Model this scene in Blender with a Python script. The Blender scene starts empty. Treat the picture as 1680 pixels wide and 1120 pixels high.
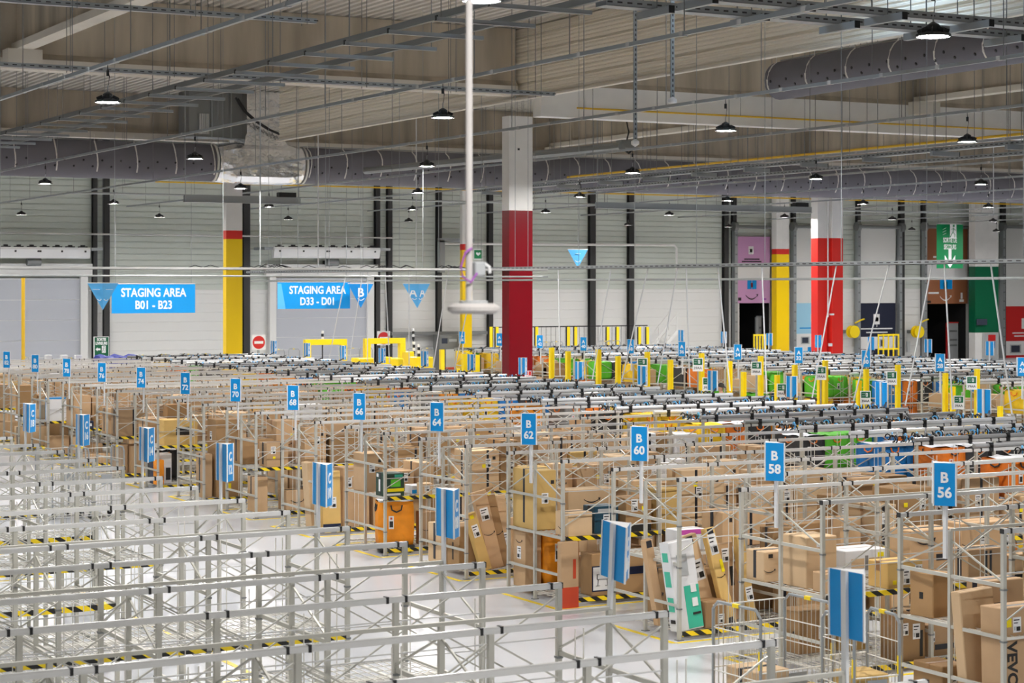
import bpy, math, random, re
from mathutils import Vector, Matrix
scene = bpy.context.scene
COL = scene.collection
PI = math.pi

# ------------------------------------------------------------------ camera, world, exposure
YAW = math.radians(28.8)
SN, CS = math.sin(YAW), math.cos(YAW)
FPX, HORIZON, EYE = 3200.0, 466.0, 5.0
cd = bpy.data.cameras.new('camera')
cd.sensor_width = 36.0
cd.lens = FPX / 1680 * 36.0
cd.shift_y = (HORIZON - 560.0) / 1680.0
cd.clip_start, cd.clip_end = 0.5, 400
cd.dof.use_dof = True
cd.dof.focus_distance = 33.0
cd.dof.aperture_fstop = 4.0
cam = bpy.data.objects.new('camera', cd)
cam.location = (0, 0, EYE)
cam.rotation_euler = (PI / 2, 0, -YAW)
COL.objects.link(cam)
scene.camera = cam

w = bpy.data.worlds.new('world'); scene.world = w
w.use_nodes = True
w.node_tree.nodes['Background'].inputs[0].default_value = (0.75, 0.85, 1, 1)
w.node_tree.nodes['Background'].inputs[1].default_value = 0.3
scene.view_settings.view_transform = 'Standard'
scene.view_settings.look = 'None'
scene.view_settings.gamma = 1.0
scene.view_settings.use_curve_mapping = False
scene.view_settings.exposure = 1.75
LAMP_STRENGTH = 330.0
scene.cycles.use_denoising = True
scene.cycles.max_bounces = 7
scene.cycles.diffuse_bounces = 5
scene.cycles.glossy_bounces = 3
scene.cycles.sample_clamp_indirect = 6.0
scene.cycles.caustics_reflective = False
scene.cycles.caustics_refractive = False

def ray(px, py):
    """direction in the hall of the point seen at (px, py) of the photo, at depth 1"""
    X, Y = (px - 840) / FPX, -(py - HORIZON) / FPX
    return X * CS + SN, -X * SN + CS, Y
def at_z(px, py, z=0.0):
    d = ray(px, py); t = (z - EYE) / d[2]
    return Vector((d[0] * t, d[1] * t, z))
def at_y(px, py, y):
    d = ray(px, py); t = y / d[1]
    return Vector((d[0] * t, y, EYE + d[2] * t))
def at_x(px, py, x):
    d = ray(px, py); t = x / d[0]
    return Vector((x, d[1] * t, EYE + d[2] * t))
def pix(p):
    X, Z = p[0] * CS - p[1] * SN, p[0] * SN + p[1] * CS
    if Z < .5: return None
    return 840 + FPX * X / Z, HORIZON - FPX * (p[2] - EYE) / Z, Z

# ------------------------------------------------------------------ materials
M = {}
def mat(name, col, rough=.5, metal=0.0, var=0.0, noise=0.0, nscale=6.0, bump=0.0, emit=0.0, stretch=None, coat=0.0):
    m = bpy.data.materials.new(name); m.use_nodes = True
    nt = m.node_tree; b = nt.nodes['Principled BSDF']
    b.inputs['Roughness'].default_value = rough
    b.inputs['Metallic'].default_value = metal
    c4 = (*col, 1)
    b.inputs['Base Color'].default_value = c4
    if coat: b.inputs['Coat Weight'].default_value = coat
    out = None
    if noise or bump:
        tc = nt.nodes.new('ShaderNodeTexCoord'); mp = nt.nodes.new('ShaderNodeMapping')
        if stretch: mp.inputs['Scale'].default_value = stretch
        nz = nt.nodes.new('ShaderNodeTexNoise'); nz.inputs['Scale'].default_value = nscale
        nz.inputs['Detail'].default_value = 5
        nt.links.new(tc.outputs['Object'], mp.inputs['Vector']); nt.links.new(mp.outputs[0], nz.inputs['Vector'])
        if noise:
            r = nt.nodes.new('ShaderNodeValToRGB')
            r.color_ramp.elements[0].position = .3; r.color_ramp.elements[1].position = .7
            r.color_ramp.elements[0].color = (*[c * (1 - noise) for c in col], 1)
            r.color_ramp.elements[1].color = (*[min(1, c * (1 + noise)) for c in col], 1)
            nt.links.new(nz.outputs['Fac'], r.inputs['Fac']); out = r.outputs['Color']
        if bump:
            bp = nt.nodes.new('ShaderNodeBump'); bp.inputs['Strength'].default_value = bump
            bp.inputs['Distance'].default_value = .05
            nt.links.new(nz.outputs['Fac'], bp.inputs['Height']); nt.links.new(bp.outputs[0], b.inputs['Normal'])
    if var:
        oi = nt.nodes.new('ShaderNodeObjectInfo'); hs = nt.nodes.new('ShaderNodeHueSaturation')
        mr = nt.nodes.new('ShaderNodeMapRange')
        mr.inputs['To Min'].default_value = 1 - var; mr.inputs['To Max'].default_value = 1 + var
        nt.links.new(oi.outputs['Random'], mr.inputs['Value']); nt.links.new(mr.outputs[0], hs.inputs['Value'])
        if out: nt.links.new(out, hs.inputs['Color'])
        else: hs.inputs['Color'].default_value = c4
        out = hs.outputs['Color']
    if out: nt.links.new(out, b.inputs['Base Color'])
    if emit:
        b.inputs['Emission Color'].default_value = c4; b.inputs['Emission Strength'].default_value = emit
    M[name] = m
    return m
def hexc(h):
    v = [int(h[i:i + 2], 16) / 255 for i in (0, 2, 4)]
    return tuple(((c + .055) / 1.055) ** 2.4 if c > .04 else c / 12.92 for c in v)

mat('floor', (.66, .68, .72), .22, noise=.05, nscale=.35)
mat('wall', (.60, .64, .585), .45, noise=.02, nscale=.5)
mat('wall_white', (.78, .78, .76), .4)
mat('deck', (.60, .57, .52), .5)
mat('screen', (.86, .80, .69), .45)
mat('concrete', (.47, .41, .325), .85, noise=.32, nscale=1.2, stretch=(1, 1, .15), bump=.1)  # beam webs: their shade is put into the colour, with streaky stains
mat('concrete_pale', (.66, .62, .55), .8, noise=.07, nscale=.8)  # lit flanges of the same beams put into a paler colour; also trims
mat('white_paint', (.80, .79, .77), .45, noise=.03, nscale=2)
mat('red_paint', (.20, .004, .010), .22)
mat('red_bright', (.72, .025, .018), .3)
mat('yellow_paint', (.93, .62, .0), .3)
mat('post_dark', (.035, .035, .035), .5)
mat('steel', (.54, .53, .475), .38, metal=.25)
mat('rail', (.71, .71, .70), .25, metal=.25)
mat('antenna_white', (.58, .55, .53), .5)
mat('white_tube', (.70, .71, .72), .25)
mat('grey_tube', (.36, .365, .37), .3, metal=.3)
mat('galv', (.37, .395, .41), .42, metal=.5)
mat('galv_dark', (.25, .26, .26), .5, metal=.5)
mat('wire', (.78, .76, .70), .35, metal=.2)
mat('black', (.012, .012, .013), .5)
mat('rubber', (.02, .02, .022), .7)
mat('white', (.82, .82, .82), .4)
mat('letter', (.88, .9, .92), .5)
mat('sign_blue', (.0, .29, .72), .35)
mat('sign_deep', (.0, .20, .56), .35)
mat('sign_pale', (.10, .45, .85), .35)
mat('yellow', (.95, .70, .01), .35)
mat('duct_fabric', (.165, .16, .185), .85, noise=.05, nscale=1.5)
mat('strap', (.72, .70, .66), .6)
mat('foil', (.90, .90, .91), .2, metal=1.0, noise=.04, nscale=1.3, bump=.9)
M['foil'].node_tree.nodes['Bump'].inputs['Distance'].default_value = .16
mat('pipe_yellow', (.72, .44, .02), .4)
mat('gas_grey', (.40, .42, .42), .45, metal=.3)
mat('door_grey', (.52, .54, .59), .4)
mat('dark_void', (.006, .006, .006), .9)  # darkness of the unlit trailer insides put into the colour
mat('lilac', (.62, .33, .58), .4)
mat('brown', (.33, .125, .055), .45)
mat('navy', (.012, .016, .04), .4)
mat('skyblue', (.36, .66, .86), .4)
mat('door_red', (.62, .02, .02), .4)
mat('green', (.0, .22, .07), .4)
mat('green_deep', (.0, .12, .05), .4)
mat('cardboard', (.53, .345, .19), .75, var=.18, noise=.04, nscale=5)
mat('cardboard_pale', (.64, .45, .265), .75, var=.12, noise=.04, nscale=5)
mat('cardboard_dark', (.38, .225, .10), .75, var=.15, noise=.04, nscale=5)
mat('cardboard_gold', (.64, .42, .14), .72, var=.1, noise=.04, nscale=5)
mat('carton_white', (.76, .76, .77), .5, var=.05)
mat('carton_green', (.016, .05, .03), .4)
mat('carton_teal', (.012, .06, .10), .4)
mat('carton_navy', (.01, .02, .06), .4)
mat('mint', (.05, .48, .32), .45)
mat('print_black', (.018, .016, .015), .6)
mat('tape_black', (.016, .018, .026), .35)
mat('tape_brown', (.36, .20, .09), .35)
mat('paper', (.80, .80, .80), .6)
mat('sticker', (.90, .72, .0), .5)
mat('ink_red', (.55, .06, .02), .5)
mat('purple', (.35, .08, .45), .5)
mat('magenta', (.55, .08, .42), .4)
mat('lime', (.25, .60, .05), .4)
for n, c in (('blue', (.01, .20, .58)), ('green', (.10, .50, .02)), ('orange', (.82, .20, .01)),
             ('amber', (.90, .30, .005)), ('yellow', (.88, .56, .01)), ('black', (.03, .03, .032)), ('grey', (.22, .21, .20))):
    mat('bag_' + n, c, .6, noise=.12, nscale=4, bump=.5)
mat('vest', (.95, .22, .02), .6)
mat('cloth_dark', (.03, .03, .045), .8)
mat('cloth_red', (.22, .015, .02), .8)
mat('skin', (.45, .26, .17), .55)
mat('hair', (.02, .014, .01), .7)
mat('skylight', (.55, .76, 1.0), .4, emit=2.2)
mat('housing', (.03, .03, .03), .4)
mat('lens', (1.0, .97, .94), .3, emit=LAMP_STRENGTH)
mat('plastic_grey', (.45, .47, .48), .4)
mat('screen_dark', (.05, .06, .09), .2)
mat('dolly', (.04, .04, .035), .6)
mat('stripe_red', (.6, .02, .02), .5)
# hazard tape: black and yellow slanted bars, painted on the strip itself
m = bpy.data.materials.new('hazard'); m.use_nodes = True; nt = m.node_tree
tc = nt.nodes.new('ShaderNodeTexCoord'); sp = nt.nodes.new('ShaderNodeSeparateXYZ')
a1 = nt.nodes.new('ShaderNodeMath'); a1.operation = 'MULTIPLY_ADD'; a1.inputs[1].default_value = 1.6
a2 = nt.nodes.new('ShaderNodeMath'); a2.operation = 'MULTIPLY'; a2.inputs[1].default_value = 1 / .26
a3 = nt.nodes.new('ShaderNodeMath'); a3.operation = 'FRACT'
rp = nt.nodes.new('ShaderNodeValToRGB'); rp.color_ramp.interpolation = 'CONSTANT'
rp.color_ramp.elements[0].color = (.012, .012, .012, 1)
rp.color_ramp.elements[1].position = .48; rp.color_ramp.elements[1].color = (.93, .68, .01, 1)
nt.links.new(tc.outputs['Object'], sp.inputs[0])
nt.links.new(sp.outputs['Z'], a1.inputs[0]); nt.links.new(sp.outputs['X'], a1.inputs[2])
nt.links.new(a1.outputs[0], a2.inputs[0]); nt.links.new(a2.outputs[0], a3.inputs[0])
nt.links.new(a3.outputs[0], rp.inputs[0]); nt.links.new(rp.outputs[0], nt.nodes['Principled BSDF'].inputs['Base Color'])
M['hazard'] = m

# ------------------------------------------------------------------ mesh helpers
class MB:
    def __init__(s): s.v = []; s.f = []; s.m = []; s.mats = []
    def mi(s, name):
        if name not in s.mats: s.mats.append(name)
        return s.mats.index(name)
    def add(s, vs, fs, m):
        o = len(s.v); s.v += [tuple(v) for v in vs]; k = s.mi(m)
        for f in fs: s.f.append([i + o for i in f]); s.m.append(k)
    def box(s, x0, x1, y0, y1, z0, z1, m):
        s.add([(x, y, z) for z in (z0, z1) for y in (y0, y1) for x in (x0, x1)],
              [(0, 2, 3, 1), (4, 5, 7, 6), (0, 1, 5, 4), (1, 3, 7, 5), (3, 2, 6, 7), (2, 0, 4, 6)], m)
    def cbox(s, c, d, m): s.box(c[0] - d[0] / 2, c[0] + d[0] / 2, c[1] - d[1] / 2, c[1] + d[1] / 2, c[2] - d[2] / 2, c[2] + d[2] / 2, m)
    def rbox(s, x0, x1, y0, y1, z0, z1, m, r=.012):
        """box with chamfered edges"""
        X, Y, Z = (x0, x1), (y0, y1), (z0, z1)
        r = min(r, (x1 - x0) / 3, (y1 - y0) / 3, (z1 - z0) / 3)
        vs = []; idx = {}
        for i in (0, 1):
            for j in (0, 1):
                for k in (0, 1):
                    c = (X[i], Y[j], Z[k]); d = (r if i == 0 else -r, r if j == 0 else -r, r if k == 0 else -r)
                    for ax in range(3):
                        p = [c[q] + (d[q] if q != ax else 0) for q in range(3)]
                        idx[(i, j, k, ax)] = len(vs); vs.append(p)
        fs = []
        for i in (0, 1):
            q = [idx[(i, j, k, 0)] for j, k in ((0, 0), (1, 0), (1, 1), (0, 1))]; fs.append(q if i else q[::-1])
            q = [idx[(j, i, k, 1)] for j, k in ((0, 0), (0, 1), (1, 1), (1, 0))]; fs.append(q if i else q[::-1])
            q = [idx[(j, k, i, 2)] for j, k in ((0, 0), (1, 0), (1, 1), (0, 1))]; fs.append(q if i else q[::-1])
        for a in (0, 1):
            for b in (0, 1):
                fs.append([idx[(0, a, b, 1)], idx[(1, a, b, 1)], idx[(1, a, b, 2)], idx[(0, a, b, 2)]][::1 if a == b else -1])
                fs.append([idx[(a, 0, b, 0)], idx[(a, 1, b, 0)], idx[(a, 1, b, 2)], idx[(a, 0, b, 2)]][::-1 if a == b else 1])
                fs.append([idx[(a, b, 0, 0)], idx[(a, b, 1, 0)], idx[(a, b, 1, 1)], idx[(a, b, 0, 1)]][::1 if a == b else -1])
        for i in (0, 1):
            for j in (0, 1):
                for k in (0, 1):
                    f = [idx[(i, j, k, 0)], idx[(i, j, k, 1)], idx[(i, j, k, 2)]]
                    fs.append(f if (i + j + k) % 2 else f[::-1])
        s.add(vs, fs, m)
    def tube(s, pts, r, m, n=8, caps=True):
        pts = [Vector(p) for p in pts]; rings = []
        for i, p in enumerate(pts):
            t = (pts[min(i + 1, len(pts) - 1)] - pts[max(i - 1, 0)]).normalized()
            u = t.cross(Vector((0, 0, 1)))
            if u.length < 1e-3: u = Vector((1, 0, 0))
            u.normalize(); q = t.cross(u)
            rr = r[i] if isinstance(r, (list, tuple)) else r
            rings.append([p + rr * (u * math.cos(2 * PI * k / n + PI / n) + q * math.sin(2 * PI * k / n + PI / n)) for k in range(n)])
        vs = [v for g in rings for v in g]
        fs = [(i * n + k, i * n + (k + 1) % n, (i + 1) * n + (k + 1) % n, (i + 1) * n + k) for i in range(len(pts) - 1) for k in range(n)]
        if caps: fs += [tuple(range(n - 1, -1, -1)), tuple((len(pts) - 1) * n + k for k in range(n))]
        s.add(vs, fs, m)
    def bar(s, p, q, w, m, h=None):
        """square bar between two points"""
        p, q = Vector(p), Vector(q); t = (q - p).normalized(); h = h or w
        u = t.cross(Vector((0, 0, 1)))
        if u.length < 1e-3: u = Vector((1, 0, 0))
        u.normalize(); v = u.cross(t)
        c = [(-w / 2, -h / 2), (w / 2, -h / 2), (w / 2, h / 2), (-w / 2, h / 2)]
        vs = [e + u * a + v * b for e in (p, q) for a, b in c]
        s.add(vs, [(3, 2, 1, 0), (4, 5, 6, 7), (0, 1, 5, 4), (1, 2, 6, 5), (2, 3, 7, 6), (3, 0, 4, 7)], m)
    def lathe(s, prof, m, n=16, c=(0, 0, 0), cap=True):
        vs = [(c[0] + r * math.cos(2 * PI * k / n), c[1] + r * math.sin(2 * PI * k / n), c[2] + z) for r, z in prof for k in range(n)]
        fs = [(i * n + k, i * n + (k + 1) % n, (i + 1) * n + (k + 1) % n, (i + 1) * n + k) for i in range(len(prof) - 1) for k in range(n)]
        if cap: fs += [tuple(range(n - 1, -1, -1)), tuple((len(prof) - 1) * n + k for k in range(n))]
        s.add(vs, fs, m)
    def prism(s, poly, z0, z1, m, mcap=None):
        n = len(poly); vs = [(x, y, z0) for x, y in poly] + [(x, y, z1) for x, y in poly]
        s.add(vs, [(i, (i + 1) % n, n + (i + 1) % n, n + i) for i in range(n)], m)
        s.add(vs, [tuple(range(n - 1, -1, -1)), tuple(range(n, 2 * n))], mcap or m)
    def plate(s, pts, nrm, th, m):
        """flat outline in 3-D given a thickness along nrm"""
        n = len(pts); d = Vector(nrm) * th; a = [Vector(p) for p in pts]
        vs = a + [p + d for p in a]
        s.add(vs, [tuple(range(n - 1, -1, -1)), tuple(range(n, 2 * n))] + [(i, (i + 1) % n, n + (i + 1) % n, n + i) for i in range(n)], m)
    def shift(s, d, i0=0):
        for i in range(i0, len(s.v)): s.v[i] = tuple(s.v[i][k] + d[k] for k in range(3))
    def mesh(s, name, smooth=False):
        me = bpy.data.meshes.new(name); me.from_pydata(s.v, [], s.f)
        for x in s.mats: me.materials.append(M[x])
        me.polygons.foreach_set('material_index', s.m)
        if smooth: me.polygons.foreach_set('use_smooth', [True] * len(s.f))
        me.update()
        return me
    def build(s, name, parent=None, smooth=False, loc=(0, 0, 0)):
        return put(name, s.mesh(name, smooth), parent, loc)
def put(name, data, parent=None, loc=(0, 0, 0), rot=(0, 0, 0)):
    o = bpy.data.objects.new(name, data); COL.objects.link(o)
    o.location = loc; o.rotation_euler = rot
    if parent: o.parent = parent
    return o
def tag(o, label=None, cat=None, group=None, kind=None):
    if label: o['label'] = label
    if cat: o['category'] = cat
    if group: o['group'] = group
    if kind: o['kind'] = kind
    return o
def thing(name, label, cat, loc=(0, 0, 0), rz=0.0, group=None):
    return tag(put(name, None, None, loc, (0, 0, rz)), label, cat, group)
def struct(o): o['kind'] = 'structure'; return o
KIDS = {}
def copy_tree(root, loc, rz=None, label=None):
    """a copy of a thing with copies of its parts and sub-parts (mesh data shared)"""
    def rec(o, par):
        c = o.copy(); COL.objects.link(c)
        if par: c.parent = par
        for ch in o.children: rec(ch, c)
        return c
    r = rec(root, None); r.location = loc
    if rz is not None: r.rotation_euler = (0, 0, rz)
    if label: r['label'] = label
    return r
TEXTS = []
def text(name, body, size, c, nrm, parent, m='letter', bold=.0, spin=0.0, line=1.0, up=(0, 0, 1), th=.002, fit=None):
    """flat lettering centred at c facing nrm; turned into plain meshes by finish_text()"""
    n = Vector(nrm).normalized(); u = Vector(up); r = u.cross(n).normalized(); u = n.cross(r)
    R = Matrix((r, u, n)).transposed().to_4x4() @ Matrix.Rotation(spin, 4, 'Z')
    TEXTS.append((name, body, size, m, bold, line, th, fit, Matrix.Translation(Vector(c)) @ R, parent))
def finish_text():
    cache = {}
    for t in TEXTS:
        k = t[1:8]
        if k in cache: continue
        name, body, size, m, bold, line, th, fit = t[:8]
        cu = bpy.data.curves.new('lettering', 'FONT'); cu.body = body; cu.size = size
        cu.align_x = 'CENTER'; cu.align_y = 'CENTER'; cu.offset = bold; cu.extrude = th; cu.space_line = line; cu.resolution_u = 3
        cu.materials.append(M[m])
        o = bpy.data.objects.new('lettering', cu); COL.objects.link(o); cache[k] = o
    dg = bpy.context.evaluated_depsgraph_get(); dg.update()
    for k, o in list(cache.items()):
        me = bpy.data.meshes.new_from_object(o.evaluated_get(dg)); me.name = 'lettering'
        xs = [v.co.x for v in me.vertices]; ys = [v.co.y for v in me.vertices]
        cx, cy = (min(xs) + max(xs)) / 2, (min(ys) + max(ys)) / 2
        sx = k[6] / (max(xs) - min(xs)) if k[6] else 1.0
        for v in me.vertices: v.co.x = (v.co.x - cx) * sx; v.co.y -= cy
        if not me.materials: me.materials.append(M[k[2]])
        cache[k] = me; bpy.data.objects.remove(o)
    for t in TEXTS:
        o = bpy.data.objects.new(t[0], cache[t[1:8]]); COL.objects.link(o)
        if t[9]: o.parent = t[9]
        o.matrix_local = t[8]
ORD = ['first', 'second', 'third', 'fourth', 'fifth', 'sixth', 'seventh', 'eighth', 'ninth', 'tenth', 'eleventh', 'twelfth',
       'thirteenth', 'fourteenth', 'fifteenth', 'sixteenth', 'seventeenth', 'eighteenth', 'nineteenth', 'twentieth']
# ------------------------------------------------------------------ the hall
ROOF = 12.6
WY = 100.0                       # back wall plane
X0, X1, Y0 = -18.0, 112.0, -14.0
mb = MB(); mb.box(X0, X1, Y0, WY + 6, -.3, 0, 'floor'); struct(mb.build('floor'))
# trapezoidal steel deck, ribs running away from the viewer
mb = MB(); prof = []
x = X0
while x < X1:
    prof += [(x, ROOF), (x + .14, ROOF), (x + .18, ROOF + .11), (x + .28, ROOF + .11)]; x += .32
n = len(prof); vs = [(p[0], Y0, p[1]) for p in prof] + [(p[0], WY + .6, p[1]) for p in prof]
mb.add(vs, [(i, i + 1, n + i + 1, n + i) for i in range(n - 1)], 'deck')
mb.box(X0, X1, Y0, WY + .6, ROOF + .2, ROOF + .4, 'deck')
struct(mb.build('ceiling'))

def ribbed(p0, p1, z0, z1, step, depth, m, thick=.15, wave=0, gh=.028):
    """wall panel with horizontal grooves between two ground points; its face looks to the right of p0 -> p1"""
    mb = MB(); d = (Vector(p1) - Vector(p0)).normalized(); nr = Vector((d.y, -d.x))
    prof = []; z = z0
    while z < z1 - 1e-6:
        zt = min(z + step, z1)
        prof.append((0, z))
        for k in range(1, wave):
            zk = z + (zt - z) * k / wave
            prof += [(0, zk - .035), (-.028, zk - .018), (-.028, zk + .018), (0, zk + .035)]
        prof += [(0, zt - gh - .007), (-depth, zt - gh), (-depth, zt - .007)]; z = zt
    prof += [(0, z1), (-thick, z1), (-thick, z0)]
    n = len(prof); vs = []
    for e in (p0, p1): vs += [(e[0] + nr.x * q, e[1] + nr.y * q, z) for q, z in prof]
    mb.add(vs, [(i, (i + 1) % n, n + (i + 1) % n, n + i) for i in range(n)], m)
    return mb
# openings in the back wall: dock doors that stand open
def wb(px): return at_y(px, 466, WY).x
def wz(px, py): return at_y(px, py, WY).z
OPEN1 = (wb(1213), wb(1264), wz(1240, 497))
OPEN2 = (wb(1520), wb(1587), wz(1550, 498))
LOW = wz(1000, 474)
edges = [X0, OPEN1[0], OPEN1[1], OPEN2[0], OPEN2[1], X1]
mbw = MB()
def merge(a, b):
    o = len(a.v); a.v += b.v
    for f, k in zip(b.f, b.m): a.f.append([i + o for i in f]); a.m.append(a.mi(b.mats[k]))
for i in range(5):
    lo = 0 if i % 2 == 0 else (OPEN1[2], OPEN2[2])[i // 2]
    merge(mbw, ribbed((edges[i], WY), (edges[i + 1], WY), lo, LOW, .5, .03, 'wall_white', gh=.03))
merge(mbw, ribbed((X0, WY), (X1, WY), LOW, ROOF, .32, .05, 'wall', gh=.05))
struct(mbw.build('wall_back'))
struct(ribbed((X0, Y0), (X0, WY), 0, ROOF, .6, .03, 'wall').build('wall_left'))
struct(ribbed((X1, WY), (X1, Y0), 0, ROOF, .6, .03, 'wall').build('wall_right'))
struct(ribbed((X1, Y0), (X0, Y0), 0, ROOF, .6, .03, 'wall').build('wall_front'))
# steel wind posts on the back wall
for x0, x1 in ((150, 157), (168, 177), (397, 407), (613, 620), (633, 640), (714, 721), (798, 805), (964, 973), (1028, 1036),
               (1184, 1191), (1199, 1204), (1266, 1270), (1297, 1301), (1403, 1407), (1473, 1479), (1510, 1515), (1592, 1598), (1640, 1645)):
    mb = MB(); a, b = wb(x0), wb(x1)
    zb = 0
    mb.box(a, b, WY - .32, WY - .29, zb, ROOF - .02, 'post_dark'); mb.box((a + b) / 2 - .02, (a + b) / 2 + .02, WY - .29, WY - .03, zb, ROOF - .02, 'post_dark')
    mb.box(a, b, WY - .03, WY - .0, zb, ROOF - .02, 'post_dark')
    o = struct(mb.build('wall_post'))

# concrete frame: columns, cross beams, long beams
def column(x, y, w, d, paint, top=None):
    """paint: list of (z0, z1, material)"""
    mb = MB()
    for z0, z1, m_ in paint: mb.box(x - w / 2, x + w / 2, y - d / 2, y + d / 2, z0, z1, m_)
    return struct(mb.build('column'))
PZ = 7.2
CX = [-.8, 28.4, 57.6, 86.8]
CY = [26.4, 50.8, 75.2]
p = at_x(847, 466, 28.4)
c_main = column(28.33, 51.2, .80, .44, [(0, PZ, 'red_paint'), (PZ, 10.02, 'white_paint')])
mb = MB(); mb.box(28.22, 28.28, 50.96, 50.979, 9.0, 9.06, 'black'); struct(mb.build('trim_1'))
zr = at_y(380, 378, 75.2).z; zy = at_y(380, 392, 75.2).z
column(28.40, 75.35, .70, .36, [(0, zy, 'yellow_paint'), (zy, zr, 'red_bright'), (zr, 10.6, 'white_paint')])
p0, p1 = at_y(1340, 390, 73.9), at_y(1383, 390, 73.9)
mbc = MB()
xa, xb = p0.x + .25, p1.x
for a, b, yy in ((xa, xa + (xb - xa) * .42, 74.15), (xa + (xb - xa) * .5, xb, 73.9)):
    mbc.box(a, b, yy, yy + .5, 0, p0.z, 'red_bright'); mbc.box(a, b, yy, yy + .5, p0.z, 10.6, 'white_paint')
struct(mbc.build('column'))
p0, p1 = at_y(1271, 408, 97.5), at_y(1295, 408, 97.5)
column((p0.x + p1.x) / 2 + .1, 97.8, (p1.x - p0.x) * .86, .5, [(0, at_y(1283, 417, 97.5).z, 'yellow_paint'), (at_y(1283, 417, 97.5).z, p0.z, 'red_bright'), (p0.z, ROOF - .05, 'white_paint')])
p0, p1 = at_y(760, 400, 97.5), at_y(777, 400, 97.5)
zq = at_y(768, 410, 97.5).z
column((p0.x + p1.x) / 2, 97.8, (p1.x - p0.x) * .92, .3, [(0, zq, 'yellow_paint'), (zq, p0.z, 'red_bright'), (p0.z, ROOF - .05, 'white_paint')])
# the green painted pier by the personnel door
p0, p1 = at_y(1598, 437, 98), at_y(1640, 545, 98)
mb = MB(); mb.box(p0.x + .1, p1.x - .1, 98, 98.6, p1.z, p0.z, 'green_deep'); mb.box(p0.x + .1, p1.x - .1, 98, 98.6, 0, p1.z, 'white_paint')
mb.box(p0.x + .1, p1.x - .1, 98, 98.6, p0.z, ROOF - .05, 'white_paint')
struct(mb.build('column'))

def ibeam_x(x0, x1, y, z0, z1, fl, m_fl, m_web, fw=.62, ww=.3):  # lit flange and shaded web are painted with two materials
    mb = MB()
    mb.box(x0, x1, y - fw / 2, y + fw / 2, z0, z0 + fl, m_fl)
    mb.prism([(y - fw / 2, z0 + fl), (y + fw / 2, z0 + fl), (y + ww / 2, z0 + fl + .16), (y - ww / 2, z0 + fl + .16)], x0, x1, m_web)
    i0 = len(mb.v) - 8
    for i in range(len(mb.v) - 16, len(mb.v)):
        a = mb.v[i]; mb.v[i] = (a[2], a[0], a[1])
    mb.box(x0, x1, y - ww / 2, y + ww / 2, z0 + fl + .16, z1, m_web)
    return mb
XL, XR = X0 + .2, X1 - .2
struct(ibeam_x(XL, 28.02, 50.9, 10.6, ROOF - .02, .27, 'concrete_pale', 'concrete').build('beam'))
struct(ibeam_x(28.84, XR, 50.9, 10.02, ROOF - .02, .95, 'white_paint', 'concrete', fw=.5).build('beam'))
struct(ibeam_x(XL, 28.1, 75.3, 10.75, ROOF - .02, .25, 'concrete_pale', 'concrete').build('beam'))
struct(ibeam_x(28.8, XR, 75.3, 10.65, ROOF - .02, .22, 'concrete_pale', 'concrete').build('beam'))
struct(ibeam_x(XL, XR, 26.4, 11.3, ROOF - .02, .27, 'concrete_pale', 'concrete').build('beam'))
struct(ibeam_x(XL, XR, 2.0, 11.3, ROOF - .02, .27, 'concrete_pale', 'concrete').build('beam'))
for bx in (-.9, 13.2, 43.3, 57.6, 72.2, 86.8):
    for y0, y1 in ((2.4, 26.0), (26.8, 50.55), (51.25, 74.95), (75.65, WY - .3)):
        z0 = 11.05
        mb = MB(); mb.box(bx - .22, bx + .22, y0, y1, z0, z0 + .18, 'concrete_pale'); mb.box(bx - .09, bx + .09, y0, y1, z0 + .18, ROOF - .02, 'concrete')
        mb.box(bx - .45, bx + .45, y1 - .55, y1, z0 - .42, z0, 'concrete_pale')
        struct(mb.build('beam'))
# ribbed smoke screen hanging from the roof
sc_ = ribbed((28.1, 69.6), (28.1, 27.0), 10.5, ROOF - .02, .46, .07, 'screen', .14, 4, gh=.065)
sc_.box(27.95, 28.14, 27.0, 69.6, 10.44, 10.5, 'concrete_pale')
tag(struct(sc_.build('smoke_screen')), 'cream ribbed sheet screen hanging under the roof beside the red column')

# roof lights letting daylight in, set between the ribs of the deck
for k, (x, y) in enumerate(((20, 30.5), (27, 32.5), (36, 30.5), (6, 33), (20, 60), (45, 62), (60, 62))):
    mb = MB(); mb.box(x - 1.1, x + 1.1, y - 1.1, y + 1.1, ROOF - .03, ROOF - .01, 'skylight')
    for a, b, c, d in ((-1.2, -1.1, -1.2, 1.2), (1.1, 1.2, -1.2, 1.2), (-1.1, 1.1, -1.2, -1.1), (-1.1, 1.1, 1.1, 1.2)): mb.box(x + a, x + b, y + c, y + d, ROOF - .06, ROOF + .1, 'white_paint')
    struct(mb.build(f'window_{k + 1}'))
# ------------------------------------------------------------------ lamps on their rails
def make_lamp():
    root = thing('high_bay_lamp', '', 'lamp', (0, 0, 0), 0, 'high bay lamps on the lighting rails')
    mb = MB(); mb.lathe([(.212, .004), (.222, -.010), (.23, .0), (.225, .024), (.12, .055), (.085, .065), (.085, .14), (.07, .155), (.02, .185)], 'housing', 16)
    for k in range(8):
        a = k * PI / 4; mb.bar((.10 * math.cos(a), .10 * math.sin(a), .10), (.20 * math.cos(a), .20 * math.sin(a), .055), .012, 'housing', .05)
    mb.build('housing', root)
    mb = MB(); mb.lathe([(.10, .002), (.17, .003), (.21, .005)], 'lens', 12); mb.build('lens', root)
    mb = MB(); mb.tube([(0, 0, .18), (.0, 0, .27), (.012, 0, .30)], .012, 'galv', 6); mb.box(-.02, .02, -.02, .02, .46, .56, 'black'); mb.tube([(.012, 0, .30), (.03, 0, .45), (0, 0, .60), (0, 0, .655)], .008, 'black', 6)
    mb.build('cord', root)
    return root
proto_lamp = make_lamp()
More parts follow.
